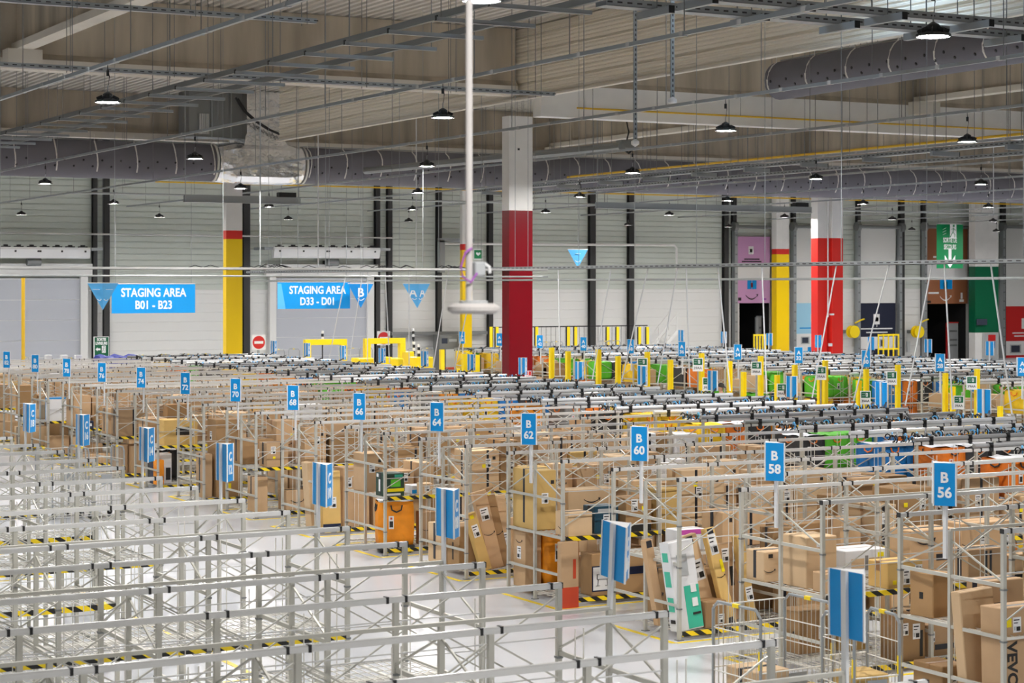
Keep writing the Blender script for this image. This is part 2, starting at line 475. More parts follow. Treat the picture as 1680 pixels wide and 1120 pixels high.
LAMP_Z, RAIL_Z = 8.2, 8.85
lampx = [3.7 + 6.6 * k for k in range(14)]
lampy = [5.4 + 14.05 * k for k in range(7)]
first = True
for i, lx in enumerate(lampx):
    vis_y = [ly for ly in lampy if lx > .25 * ly - 9 and lx < .95 * ly + 14]
    nv = 0
    for ly in vis_y:
        lab = f'lit round high bay lamp, {ORD[nv]} from the near end of the {ORD[i]} lighting rail'
        if first: proto_lamp.location = (lx, ly, LAMP_Z); proto_lamp['label'] = lab; first = False
        else: copy_tree(proto_lamp, (lx, ly, LAMP_Z), None, lab)
        nv += 1
    if not vis_y: continue
    ya, yb = max(min(vis_y) - 6, -3), max(vis_y) + 5
    r = thing('lighting_rail', f'thin grey lighting rail running into the hall, {ORD[i]} from the left', 'rail', (lx, ya, RAIL_Z), 0, 'lighting rails under the roof')
    mb = MB(); mb.box(-.033, .033, 0, yb - ya, 0, .065, 'galv')
    y = 1.0
    while y < yb - ya:
        mb.box(-.038, .038, y, y + .10, -.006, .072, 'rail'); y += 1.55
    mb.build('rail_profile', r)
    y = 1.3
    me = None
    while y < yb - ya:
        if me is None:
            hb = MB(); hb.tube([(0, 0, .07), (0, 0, ROOF - RAIL_Z + .12)], .009, 'galv_dark', 4); hb.box(-.06, .06, -.02, .02, -.01, .0, 'galv'); me = hb.mesh('hanger')
        if abs(y + ya - 72.6) > 1.1: put('hanger', me, r, (0, y, 0))
        y += 3.5

# ------------------------------------------------------------------ air ducts
def fabric_duct(label, p, q, rad, strap_step, holes):
    p, q = Vector(p), Vector(q); t = (q - p).normalized(); L = (q - p).length
    u = Vector((0, 0, 1)); s_ = t.cross(u).normalized()
    root = thing('fabric_air_duct', label, 'duct', p, 0)
    N = 24; mb = MB()
    rings = []; k = 0; d = 0.0
    pts = []
    while d < L:
        pts.append((d, rad)); pts.append((min(L, d + strap_step * .5), rad * 1.012)); d += strap_step
    pts.append((L, rad))
    vs = []
    for d, r in pts:
        for j in range(N):
            a = 2 * PI * j / N; vs.append(t * d + (s_ * math.cos(a) + u * math.sin(a)) * r)
    fs = [(i * N + j, i * N + (j + 1) % N, (i + 1) * N + (j + 1) % N, (i + 1) * N + j) for i in range(len(pts) - 1) for j in range(N)]
    fs += [tuple(range(N)), tuple((len(pts) - 1) * N + j for j in range(N))]
    mb.add(vs, fs, 'duct_fabric')
    o_mb = mb; hb = mb
    # nozzles: two staggered lines of small dark holes on the lower flank
    for sd in holes:
        for row, an in enumerate((-.12, -.45)):
            d = .3 + row * .35
            while d < L - .2:
                nrm = (s_ * sd * math.cos(an) + u * math.sin(an)); c = t * d + nrm * rad * 1.004
                e1 = t; e2 = nrm.cross(t); n = 8
                hb.plate([c + (e1 * math.cos(2 * PI * i / n) + e2 * math.sin(2 * PI * i / n)) * .042 for i in range(n)], nrm, .012, 'black')
                d += .72
    mb.build('fabric_tube', root, smooth=True)
    d = .15; me = None; hb = MB()
    while d < L:
        hb = MB()
        sd = holes[0]
        arc = [t * .03 * math.sin(j) + (s_ * sd * math.cos(a) + u * math.sin(a)) * rad * 1.02 for j, a in enumerate([1.15, .8, .4, .0, -.4, -.75])]
        for a, b in zip(arc, arc[1:]): hb.bar(a, b, .05, 'strap', .012)
        hb.bar(arc[0], arc[0] + u * .25, .02, 'strap')
        hb.build('strap', root, loc=t * d); d += strap_step
    mb = MB(); 
    d = .6
    mb.tube([t * .05 + u * (rad + .04), t * (L - .05) + u * (rad + .04)], .02, 'galv', 6)
    while d < L:
        mb.tube([t * d + u * rad, t * d + u * (ROOF - p.z + .12)], .008, 'galv_dark', 4); d += 3
    mb.build('suspension', root)
    return root
DY = 72.6
pT0, pT1 = at_y(352, 270, DY), at_y(490, 270, DY)
DZ = 9.75
fabric_duct('long grey fabric air duct left of the silver junction', (pT0.x - .1, DY, DZ), (8, DY, DZ), .72, 1.55, (-1,))
fabric_duct('long grey fabric air duct right of the silver junction, passing behind the red column', (pT1.x + .1, DY, DZ), (80, DY, DZ), .72, 1.55, (1,))
fabric_duct('grey fabric air duct with a rounded end, high in front of the white beam', (32.4, 43.6, 10.6), (31.8, 18, 10.75), .52, 1.75, (1,))
# foil wrapped junction
jx = (pT0.x + pT1.x) / 2
pa, pb = at_y(396, 200, DY), at_y(452, 200, DY)
r = thing('foil_duct_junction', 'crinkled silver foil duct junction in the middle of the long grey duct', 'duct', (jx, DY, DZ))
mb = MB(); N = 20
secs = [(pT0.x - jx, .74), (pT0.x - jx + .12, .76), ((pT0.x - jx) * .62, .80), ((pT1.x - jx) * .62, .80), (pT1.x - jx - .12, .76), (pT1.x - jx, .74)]
vs = []
for x, rr in secs:
    for j in range(N):
        a = 2 * PI * j / N; c, s2 = math.cos(a), math.sin(a)
        if abs(x) < 1.1: c = max(-1, min(1, c * 1.2)); s2 = max(-1, min(1, s2 * 1.15))
        vs.append((x, rr * c, rr * s2))
fs = [(i * N + j, i * N + (j + 1) % N, (i + 1) * N + (j + 1) % N, (i + 1) * N + j) for i in range(len(secs) - 1) for j in range(N)] + [tuple(range(N)), tuple((len(secs) - 1) * N + j for j in range(N))]
mb.add(vs, fs, 'foil'); mb.build('junction_body', r, smooth=False)
mb = MB(); a, b = pa.x - jx, pb.x - jx; h = ROOF - DZ - .02
e = [(a - .12, b + .45, .55), (a - .05, b + .05, 1.05), (a, b, 1.15), (a, b, h)]
vs = []
for x0, x1, z in e: vs += [(x0, -.6, z), (x1, -.6, z), (x1, .6, z), (x0, .6, z)]
fs = [(i * 4 + j, i * 4 + (j + 1) % 4, (i + 1) * 4 + (j + 1) % 4, (i + 1) * 4 + j) for i in range(3) for j in range(4)] + [(12, 13, 14, 15)]
mb.add(vs, fs, 'foil'); mb.build('riser', r)
for sx, x in ((-1, pT0.x - jx), (1, pT1.x - jx)):
    mb = MB(); mb.tube([(x + sx * .06, 0, 0), (x + sx * .14, 0, 0)], .765, 'strap', 24); mb.build('clamp_ring', r)
# grey sheet metal plenum beside it
q0, q1 = at_y(300, 240, 73.2), at_y(390, 236, 73.2)
r = thing('plenum_box', 'grey sheet metal air plenum box left of the silver foil riser', 'duct', (q0.x, 73.2, q1.z + .18))
mb = MB(); L = q1.x - q0.x; H = ROOF - q1.z - .23
mb.box(0, L, -.7, .5, 0, H, 'galv_dark'); mb.build('casing', r)
mb = MB(); mb.box(L * .17, L * .36, -.75, -.7, .1, H - .9, 'galv'); 
for k in range(5): mb.box(L * .17 + .03 + k * L * .035, L * .17 + .06 + k * L * .035, -.78, -.75, .1, H - .9, 'rail')
mb.build('louvre', r)
mb = MB(); mb.box(L * .4, L * .42, -.73, -.7, 0, H, 'galv'); mb.box(L * .75, L * .77, -.73, -.7, 0, H, 'galv'); mb.build('seam', r)
mb = MB(); P = [at_y(x, y, 71.6) for x, y in ((386, 160), (400, 182), (418, 198), (440, 212), (466, 223))]
mb.tube([p - P[0] for p in P], .05, 'black', 8); mb.tube([p - P[0] + Vector((.1, 0, -.03)) for p in P], .04, 'black', 8)
tag(mb.build('cable_bundle', None, loc=P[0]), 'black cable bundle sagging across the silver foil riser', 'cable')

# ------------------------------------------------------------------ strut frame and cable trays under the roof
SZ = 9.55
r = thing('strut_ladder', 'long ladder of short grey strut channels hanging under the roof', 'cable support', (15.1, 14, SZ))
mb = MB(); mb.box(.25, .33, 0, 52, .10, .22, 'galv_dark'); mb.build('side_rail', r)
mb = MB(); mb.box(1.55, 1.63, 0, 52, .10, .22, 'galv_dark'); mb.build('side_rail', r)
me = None; rb = MB(); rb.box(0, 1.95, -.05, .05, 0, .012, 'galv'); rb.box(0, 1.95, -.05, -.04, 0, .07, 'galv'); rb.box(0, 1.95, .04, .05, 0, .07, 'galv'); rb.box(.0, .02, -.04, .04, .012, .1, 'black'); me = rb.mesh('rung')
hb = MB(); hb.tube([(0, 0, 0), (0, 0, ROOF - SZ + .12)], .01, 'galv_dark', 4); hm = hb.mesh('hanger')
y = .6; k = 0
while y < 52:
    put('rung', me, r, (0, y, 0))
    if k % 2 == 0:
        put('hanger', hm, r, (.1, y, 0)); put('hanger', hm, r, (1.85, y, 0))
    y += 1.95; k += 1
def tray(label, p, L, axis, wd, ht, step=2.0, m='galv', cat='cable tray', name='cable_tray', arms=True, hang=True, skip=lambda d: False):
    """perforated channel: floor, two lips with slots, hangers to the roof"""
    r = thing(name, label, cat, p, 0 if axis == 'x' else PI / 2)
    mb = MB(); mb.box(0, L, -wd / 2, wd / 2, 0, .01, m); mb.box(0, L, -wd / 2, -wd / 2 + .008, 0, ht, m); mb.box(0, L, wd / 2 - .008, wd / 2, 0, ht, m)
    k = 0
    while k * .2 < L and L < 70:
        for s_ in (-1, 1): mb.box(k * .2 + .03, k * .2 + .13, s_ * wd / 2 - .004, s_ * wd / 2 + .004, ht * .4, ht * .62, 'post_dark')
        k += 1
    mb.build('tray_channel', r)
    d = step / 2
    am = hm_ = None
    while d < L:
        if arms:
            if am is None: q = MB(); q.box(-.05, .05, -wd / 2 - .5, wd / 2 + .2, -.13, -.0, 'galv'); q.box(-.055, .055, -wd / 2 - .52, -wd / 2 - .5, -.13, 0, 'black'); am = q.mesh('bracket')
            put('bracket', am, r, (d, 0, 0))
        if hang and not skip(d):
            if hm_ is None: q = MB(); q.tube([(0, 0, -.05), (0, 0, ROOF - p[2] + .12)], .01, 'galv_dark', 4); hm_ = q.mesh('hanger')
            put('hanger', hm_, r, (d, wd / 2 + .05, 0)); put('hanger', hm_, r, (d, -wd / 2 - .05, 0))
        d += step
    return r
tray('perforated grey cable tray across the upper right, the nearer of two', (17.4, 27.2, 9.75), 32, 'x', .34, .13, skip=lambda d: abs(d - 14.8) < 1.2)
tray('perforated grey cable tray across the upper right, the farther of two', (17.4, 28.5, 9.75), 32, 'x', .34, .13, skip=lambda d: abs(d - 14.8) < 1.2)
tray('slim perforated cable tray below the concrete beam on the left', (4, 44.5, 9.95), 21.7, 'x', .2, .10, 2.5, arms=False)
tray('slim perforated cable tray at the upper left corner', (5.0, 38.8, 10.6), 11.5, 'x', .2, .10, 2.5, arms=False)
tray('long grey cable tray over the right aisle, running into the hall', (37.2, 38, 8.75), 33, 'y', .3, .10, 3.0)
tray('long grey cable tray beside the yellow gas pipe', (38.6, 38, 8.6), 33, 'y', .2, .10, 3.0, arms=False)
def pipe(label, pts, rad, m, step=3.0, name='ceiling_pipe', cat='pipe', top=ROOF):
    pts = [Vector(p) for p in pts]; r = thing(name, label, cat, pts[0])
    mb = MB(); mb.tube([p - pts[0] for p in pts], rad, m, 8); mb.build('pipe_run', r)
    if step:
        a, b = pts[0], pts[-1]; L = (b - a).length; d = step / 2; hm_ = None
        q = MB(); q.tube([(0, 0, 0), (0, 0, top - a.z + .12)], .008, 'galv_dark', 4); hm_ = q.mesh('hanger')
        while d < L and abs(a.z - b.z) < .01:
            put('hanger', hm_, r, (b - a) * (d / L)); d += step
    return r
pipe('yellow gas pipe running into the hall under the right beams', [(42, 36, 9.55), (42, 71.5, 9.55)], .045, 'pipe_yellow', 4)
pipe('thin yellow gas pipe along the face of the white beam', [(30, 50.5, 10.3), (60, 50.5, 10.3)], .03, 'pipe_yellow', 4)
pipe('thin yellow gas pipe along the back wall below the long duct', [(30, 90, 9.9), (88, 90, 9.9)], .04, 'pipe_yellow', 5)
pipe('grey sprinkler pipe crossing below the long duct', [(24, 84, 9.0), (90, 84, 9.0)], .05, 'gas_grey', 5)
pipe('white water pipe high on the back wall', [(18, WY - .6, 7.6), (47, WY - .6, 7.6)], .05, 'rail', 0)
pipe('white water pipe bending down right of the red column', [(50, WY - .6, 7.3), tuple(at_y(1106, 402, WY - .6)), tuple(at_y(1110, 407, WY - .6)), tuple(at_y(1110, 448, WY - .6))], .07, 'white_paint', 0)
pipe('brown service beam in front of the right concrete frame', [tuple(at_y(600, 280, 70)), tuple(at_x(1020, 240, 33))], .14, 'galv_dark', 0)
for k, (x, yt, yb, yy) in enumerate(((427, 300, 445, 62), (1042, 35, 570, 40), (1103, 38, 175, 36), (1630, 230, 350, 60), (683, 330, 440, 70), (522, 380, 450, 70))):
    a, b = at_y(x, yt, yy), at_y(x, yb, yy); a.z = ROOF + .1
    if k in (1, 2): b.z = at_y(x, 172, yy).z if k == 2 else at_y(x, 240, yy).z
    mb = MB(); L = a.z - b.z
    if k in (1, 2):
        mb.box(-.045, .045, -.02, .02, 0, L, 'galv')
        for q in range(int(L / .12)): mb.box(-.015, .015, -.024, .024, q * .12 + .03, q * .12 + .09, 'post_dark')
        mb.lathe([(.0, -.02), (.10, .05), (.10, .12), (.0, .2)], 'white', 10)
    else: mb.tube([(0, 0, 0), (0, 0, L)], .02, 'white_tube' if k > 2 else 'gas_grey', 6)
    lab = ['tall thin grey drop pole left of the first blue staging banner', 'perforated grey drop strut right of the red column', 'perforated grey drop strut with a round white end under the tray',
           'white drop cord by the green hanging exit sign', 'white drop cord above the paired blue pennant', 'white drop cord over the second staging banner'][k]
    tag(mb.build('drop_pole', None, loc=b), lab, 'pole')
# crane like beam with a motor head in front of the duct
p = at_y(1028, 238, 62)
r = thing('winch_motor', 'dark winch motor with cables hanging right of the main column', 'machine', p)
mb = MB(); mb.rbox(-.35, .3, -.2, .2, -.12, .18, 'galv_dark'); mb.build('casing', r)
mb = MB(); mb.tube([(-.2, 0, -.1), (.1, 0, -.3), (.3, 0, -.1)], .05, 'black', 6); mb.tube([(0, 0, .15), (.1, 0, .5), (.0, 0, .9), (0, 0, ROOF - p.z)], .03, 'black', 6); mb.build('cable', r)
# cable tray at eye level with the poles that brace the rack tubes
TRX, TRZ = 27.8, 5.42
r = thing('low_cable_tray', 'slim grey cable tray at eye level running along the rack ends on the right', 'cable tray', (TRX, 22, TRZ))
mb = MB(); L = 50
mb.box(-.10, .10, 0, L, 0, .012, 'galv'); mb.box(-.10, -.09, 0, L, 0, .09, 'galv'); mb.box(.09, .10, 0, L, 0, .09, 'galv')
k = 0
while k * .25 < L: mb.box(-.104, .104, k * .25 + .02, k * .25 + .15, .04, .06, 'post_dark'); k += 1
mb.build('tray_channel', r)
mb = MB(); mb.tube([(.1, 0, -.3), (.1, L, -.3)], .030, 'gas_grey', 8); mb.build('air_pipe', r)
q = MB(); q.tube([(0, 0, 0), (0, 0, ROOF - TRZ + .1)], .007, 'galv', 4); hm_ = q.mesh('hanger')
for k in range(17): put('hanger', hm_, r, (.0, 1.5 + k * 2.9, 0))
r = thing('low_cable_tray', 'slim grey cable tray at eye level crossing the picture left of the red column', 'cable tray', (8, 48.2, TRZ - .05))
mb = MB(); L = 19.6
mb.box(0, L, -.10, .10, 0, .012, 'rail'); mb.box(0, L, -.10, -.09, 0, .07, 'rail'); mb.box(0, L, .09, .10, 0, .07, 'rail'); mb.build('tray_channel', r)
mb = MB(); mb.tube([(0, -.1, -.16), (L, -.1, -.16)], .024, 'gas_grey', 8); mb.build('air_pipe', r)
mb = MB(); rnd = random.Random(3)
for k in range(26):
    x = 8.5 + rnd.random() * 9; mb.tube([(x, rnd.uniform(-.08, .08), .04), (x + .25, 0, .1 + rnd.random() * .06), (x + .6, rnd.uniform(-.08, .08), .04)], .012, 'black', 4)
mb.build('loose_cables', r)
for k in range(7): put('hanger', hm_, r, (1.2 + k * 2.9, 0, 0))
# yellow pole on the left and the disc antenna close to the viewer
p = at_z(38, 590, 2.0); 
mb = MB(); mb.tube([(0, 0, 0), (0, 0, 5.25)], .07, 'pipe_yellow', 12); tag(mb.build('yellow_pole', None, loc=(p.x, p.y, .0)), 'tall yellow pole standing at the far left of the hall', 'pole')
d = ray(777, 505); t = 9.5
X, Y = d[0] * t, d[1] * t; zc = EYE + d[2] * t
r = thing('ceiling_antenna', 'white round disc antenna hanging on a long pale pole in front of the red column', 'antenna', (X, Y, zc))
mb = MB(); mb.lathe([(.0, -.028), (.105, -.028), (.128, -.012), (.128, .006), (.10, .022), (.0, .024)], 'antenna_white', 32); mb.build('disc', r, smooth=False)
mb = MB(); mb.lathe([(.07, .022), (.07, .036), (.0, .036)], 'plastic_grey', 20); mb.build('mount_plate', r)
mb = MB(); mb.tube([(-.025, 0, .03), (-.025, 0, ROOF - zc + .1)], .017, 'antenna_white', 12); mb.build('pole', r)
mb = MB(); mb.rbox(.0, .058, -.02, .03, .155, .225, 'plastic_grey', .006); mb.build('junction_box', r)
mb = MB(); mb.tube([(-.02 + .0, -.02, .29), (-.06, -.03, .27), (-.085, -.03, .20), (-.075, -.03, .15), (-.03, -.03, .125), (-.015, -.02, .14), (.01, -.02, .17)], .005, 'purple', 6); mb.build('cable', r)
mb = MB(); mb.tube([(.06, 0, .215), (.085, 0, .20), (.09, 0, .17)], .009, 'white', 6); mb.build('cable', r)

# hanging service rails before the long duct
for k, (x0, y0, x1, y1, yy, lab) in enumerate(((302, 325, 492, 309, 69, 'grey hanging service rail in front of the left yellow column'), (978, 336, 1330, 321, 69, 'grey hanging service rail right of the red column below the long duct'))):
    a, b = at_y(x0, y0, yy), at_y(x1, y1, yy); b.z = a.z; L = b.x - a.x
    r = thing('service_rail', lab, 'rail', a, 0)
    mb = MB(); mb.box(0, L, -.08, .08, -.12, .12, 'galv'); mb.box(0, L, -.12, .12, -.14, -.11, 'galv'); mb.build('rail_beam', r)
    for q in (.0, L - .1): mb = MB(); mb.box(q + .04, q + .06, -.01, .01, .1, ROOF - a.z + .1, 'galv'); mb.build('hanger', r)
    mb = MB(); mb.rbox(L - .9, L - .2, -.14, .14, .12, .3, 'black'); mb.build('trolley', r)
# ------------------------------------------------------------------ things on and before the back wall
WF = WY - .12
def wp(px, py, y=WF): return at_y(px, py, y)
def rect_on(mb, px0, px1, py0, py1, m, y=WF, th=.05, origin=None):
    a, b = wp((px0 + px1) / 2, py0, y), wp((px0 + px1) / 2, py1, y)
    x0, x1 = wp(px0, 466, y).x, wp(px1, 466, y).x
    o = origin or Vector((0, 0, 0))
    mb.box(x0 - o.x, x1 - o.x, y - th - o.y, y - o.y, b.z - o.z, a.z - o.z, m)
    return x0, x1, b.z, a.z
def dock_door(n, label, px0, px1, bands, windows=(), frame=True, floor=True, txt=()):
    """bands: (y_top, y_bottom, material) on the door leaf"""
    x0, x1 = wp(px0, 466).x, wp(px1, 466).x
    r = struct(put(f'door_{n}', None, None, (x0, WF, 0))); r['label'] = label
    o = Vector((x0, WF, 0)); mb = MB()
    for t, b, m_ in bands: rect_on(mb, px0, px1, t, b, m_, WF, .08, o)
    mb.build('door_leaf', r)
    for t, b, l_, rr in windows:
        mb = MB(); rect_on(mb, l_, rr, t, b, 'plastic_grey', WF - .08, .02, o); rect_on(mb, l_ + 2, rr - 2, t + 1.5, b - 1.5, 'screen_dark', WF - .10, .01, o); mb.build('door_window', r)
    for body, sz, px, py, m_ in txt:
        c = wp(px, py, WF - .1) - o
        text('lettering', body, sz, c, (0, -1, 0), r, m_)
    if frame:
        zt = wp(px0, 372).z
        for x in (x0 - .35, x1 + .12):
            mb = MB(); mb.box(x - x0, x - x0 + .22, -.35, -.02, 0, zt, 'galv')
            for k in range(int(zt / .6)): mb.box(x - x0 + .04, x - x0 + .18, -.36, -.35, k * .6 + .2, k * .6 + .3, 'galv_dark')
            mb.build('door_rail', r)
        mb = MB(); mb.tube([(-.4, -.3, zt), (x1 - x0 + .4, -.3, zt)], .11, 'galv_dark', 10); mb.tube([(-.45, -.3, zt), (-.2, -.3, zt)], .3, 'galv_dark', 12); mb.tube([(x1 - x0 + .2, -.3, zt), (x1 - x0 + .45, -.3, zt)], .3, 'galv_dark', 12)
        mb.build('spring_shaft', r)
    return r
d1 = dock_door(1, 'lilac dock door raised over a dark opening', 1208, 1262, [(388, 437, 'lilac'), (437, 458, 'white'), (458, 497, 'lilac')],
          txt=())
d2 = dock_door(2, 'closed pale blue dock door between the yellow and red columns', 1304, 1357, [(372, 497, 'wall_white'), (497, 547, 'skyblue'), (547, 575, 'white'), (575, 612, 'skyblue')], [(552, 564, 1314, 1328)])
d3 = dock_door(3, 'closed navy dock door right of the red column', 1409, 1468, [(368, 497, 'wall_white'), (497, 552, 'navy'), (552, 572, 'white'), (572, 612, 'navy')], [(556, 569, 1425, 1433), (556, 569, 1443, 1451)])
d4 = dock_door(4, 'brown dock door raised over a dark opening behind the green sign', 1518, 1586, [(375, 431, 'brown'), (431, 457, 'white'), (457, 498, 'brown')])
d5 = dock_door(5, 'closed red dock door at the right edge', 1646, 1712, [(372, 502, 'wall_white'), (502, 559, 'door_red'), (559, 582, 'white'), (582, 615, 'door_red')], [(565, 579, 1657, 1675)])
def bits(door, items, y=WF - .08):
    o = door.location; mb = MB()
    for x0, x1, y0, y1, m_ in items: rect_on(mb, x0, x1, y0, y1, m_, y, .012, Vector(o))
    mb.build('door_print', door)
bits(d1, [(1228, 1236, 404, 417, 'white'), (1230, 1234, 408, 414, 'plastic_grey'), (1221, 1246, 424, 426, 'print_black'), (1217, 1249, 428, 430, 'print_black'), (1226, 1233, 458.5, 474, 'sign_blue'), (1234, 1241, 458.5, 474, 'sign_blue'), (1231.5, 1235, 464, 471, 'stripe_red'), (1211, 1216, 488, 493, 'print_black'), (1250, 1257, 489, 492, 'purple')])
bits(d2, [(1330, 1337, 515, 528, 'white'), (1332, 1335, 518, 524, 'plastic_grey'), (1312, 1334, 537, 539, 'sign_blue'), (1332, 1342, 553, 570, 'sign_blue'), (1325, 1336, 569, 576, 'sign_blue')])
bits(d3, [(1433, 1443, 515, 532, 'white'), (1435, 1441, 520, 527, 'plastic_grey'), (1438, 1439, 512, 515, 'white'), (1438, 1439, 532, 536, 'white'), (1412, 1464, 538, 540, 'white'), (1421, 1456, 544, 546, 'white')])
bits(d4, [(1531, 1536, 420, 423, 'white'), (1523, 1540, 479, 482, 'white'), (1576, 1579, 480, 490, 'white'), (1574, 1581, 491, 495, 'white'), (1521, 1527, 493, 497, 'print_black'), (1542, 1562, 456, 474, 'sign_blue'), (1548, 1554, 462, 474, 'green')])
bits(d5, [(1676, 1684, 522, 539, 'white'), (1661, 1685, 545, 547, 'white'), (1664, 1685, 550, 552, 'white')])
def smile(c, wd, nrm_y, m, parent, th=.015, name='smile_mark', sag=.28, tip=True):
    """curved stroke with an arrow tip on a vertical face looking to -y"""
    mb = MB(); n = 9; top = []; bot = []
    for i in range(n):
        t = i / (n - 1); x = (t - .5) * wd; z = -wd * sag * (1 - (2 * t - 1) ** 2); w_ = wd * .075 * math.sin(PI * (t * .9 + .08)) + wd * .012
        top.append((x, 0, z + w_ * .5)); bot.append((x, 0, z - w_ * .5))
    for i in range(n - 1): mb.plate([top[i], top[i + 1], bot[i + 1], bot[i]], (0, -1, 0), th, m)
    if tip:
        e = wd * .5; mb.plate([(e - wd * .14, 0, wd * .05), (e + wd * .06, 0, wd * .07), (e, 0, -wd * .10), (e - wd * .03, 0, -.0)], (0, -1, 0), th, m)
    return mb.build(name, parent, loc=c)
for d_, px, py, wd, m_ in ((d1, 1233, 484, .9, 'print_black'), (d4, 1551, 486, .95, 'white')):
    smile(wp(px, py, WF - .081) - Vector(d_.location), wd, -1, m_, d_, .02)
# trailers beyond the open dock doors, their unlit dark put into near-black walls
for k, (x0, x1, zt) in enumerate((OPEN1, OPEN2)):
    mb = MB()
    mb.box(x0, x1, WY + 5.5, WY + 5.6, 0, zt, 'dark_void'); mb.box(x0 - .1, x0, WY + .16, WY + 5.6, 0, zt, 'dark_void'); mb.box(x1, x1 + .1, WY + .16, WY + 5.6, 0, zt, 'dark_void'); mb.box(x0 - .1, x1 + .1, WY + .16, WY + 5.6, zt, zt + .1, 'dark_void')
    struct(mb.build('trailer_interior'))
    a, b = at_y((1240, 1553)[k], (520, 530)[k], WY + .8), at_y((1262, 1590)[k], 590, WY + .8)
    b.x = min(b.x, x1 - .15)
    r = thing('trailer_door', ('grey trailer door leaf inside the opening under the lilac door', 'grey trailer door leaf with a red edge inside the opening under the brown door')[k], 'door', (a.x, WY + .8, 0))
    mb = MB(); mb.box(0, b.x - a.x, -.06, 0, 0, a.z, 'plastic_grey'); mb.build('leaf', r)
    mb = MB(); mb.box(-.08, 0, -.1, 0, 0, a.z, 'stripe_red' if k else 'galv'); mb.box(0, b.x - a.x, -.1, -.0, a.z, a.z + .08, 'stripe_red' if k else 'galv'); mb.build('edge_trim', r)
    mb = MB()
    for q in (.35, .5, .75): mb.box(.2, (b.x - a.x) * .9, -.075, -.06, a.z * q, a.z * q + .12, 'galv_dark')
    mb.build('lock_bars', r)
# big grey sectional doors on the left with their air curtains
def big_door(n, label, px0, px1, pt):
    x0, x1 = wp(px0, 466).x, wp(px1, 466).x; zt = wp((px0 + px1) / 2, pt).z
    r = struct(put(f'door_{n}', None, None, (x0, WF, 0))); r['label'] = label
    mb = MB(); W = x1 - x0; z = 0
    while z < zt - .05:
        h = min(1.05, zt - z); mb.box(0, W, -.08, 0, z, z + h - .025, 'door_grey'); mb.box(0, W, -.06, 0, z + h - .025, z + h, 'wall_white'); z += h
    mb.build('door_leaf', r)
    for a in (-.38, W): mb = MB(); mb.box(a, a + .38, -.3, 0, 0, zt + .1, 'wall_white'); mb.build('door_post', r)
    mb = MB(); mb.box(-.6, W + .6, -.35, 0, zt + .1, zt + .75, 'wall_white'); mb.build('door_header', r)
    return x0, x1, zt
for n, lab, a, b, lab2 in ((6, 'big grey sectional door at the left edge', -20, 130, 'long white air curtain over the grey door at the left edge'), (7, 'big grey sectional door behind the second staging banner', 450, 600, 'long white air curtain over the grey door by the second staging banner')):
    x0, x1, zt = big_door(n, lab, a, b, 456)
    pa, pb = wp(445 if n == 7 else -25, 408, 98.6), wp(618 if n == 7 else 144, 424, 98.6)
    r = thing('air_curtain', lab2, 'heater', (pa.x, 98.6, pb.z))
    L, H = pb.x - pa.x, pa.z - pb.z + .1
    mb = MB(); P = [(-.45, H), (-.5, H * .8), (-.42, .1), (-.35, 0), (0, 0), (0, H)]
    n_ = len(P); vs = [(0, y, z) for y, z in P] + [(L, y, z) for y, z in P]
    mb.add(vs, [(i, (i + 1) % n_, n_ + (i + 1) % n_, n_ + i) for i in range(n_)] + [tuple(range(n_)), tuple(range(n_, 2 * n_))], 'white'); mb.build('casing', r)
    for k in range(8): mb = MB(); mb.box(L * (k + .5) / 8 - .22, L * (k + .5) / 8 + .22, -.35, -.1, H, H + .06, 'black'); mb.box(L * (k + .5) / 8 - .1, L * (k + .5) / 8 + .1, -.3, -.15, H + .06, H + .13, 'black'); mb.build('fan_inlet', r)
    mb = MB()
    for k in (.05, .27, .49, .51, .72, .95): mb.box(L * k - .05, L * k + .05, -.49, -.46, H * .55, H * .55 + .09, 'print_black')
    mb.build('screw_caps', r)
    for k in (-.5, L + .1): mb = MB(); mb.box(k, k + .6, -.3, 1.28, H * .75, H * .75 + .14, 'galv'); mb.build('bracket', r)
    c = wp(150 if n == 6 else 545, 430, 98.9)
    mb = MB(); mb.tube([(-.35, 0, 0), (.35, 0, 0)], .2, 'galv_dark', 12); mb.box(-.15, .15, .1, .98, -.2, .1, 'black'); tag(mb.build('door_motor', None, loc=(c.x - (3.0 if n == 6 else 0), 98.9, c.z)), f'dark door motor above the {"leftmost grey door" if n == 6 else "grey door with the second staging banner"}', 'motor')
# blue banners
def banner(label, px0, px1, py0, py1, y, lines, sz, light=False):
    a, b = at_y(px0, py0, y), at_y(px1, py1, y)
    r = thing('staging_banner', label, 'banner', (a.x, y, b.z), 0, 'blue staging area banners')
    W, H = b.x - a.x, a.z - b.z
    mb = MB(); mb.box(0, W, -.03, 0, 0, H, 'sign_blue'); mb.build('banner_cloth', r)
    mb = MB(); mb.box(0, W, -.05, .02, H, H + .05, 'rail'); mb.build('top_bar', r)
    for x in (.2, W - .2): mb = MB(); mb.tube([(x, -.01, H), (x, -.01, ROOF - b.z + .1)], .012, 'galv', 4); mb.build('suspension_wire', r)
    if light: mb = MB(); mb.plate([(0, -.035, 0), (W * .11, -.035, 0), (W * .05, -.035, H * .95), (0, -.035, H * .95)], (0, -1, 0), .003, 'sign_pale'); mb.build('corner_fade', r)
    text('lettering', lines, H * .405, (W / 2 if not light else W * .55, -.04, H * .50), (0, -1, 0), r, 'letter', .012, line=1.05, fit=W * .78)
banner('blue banner with white STAGING AREA B01 - B23 lettering', 183, 320, 466, 513, 93, 'STAGING AREA\nB01 - B23', .70)
banner('blue banner with white STAGING AREA D33 - D01 lettering', 455, 574, 463, 506, 93, 'STAGING AREA\nD33 - D01', .62, True)
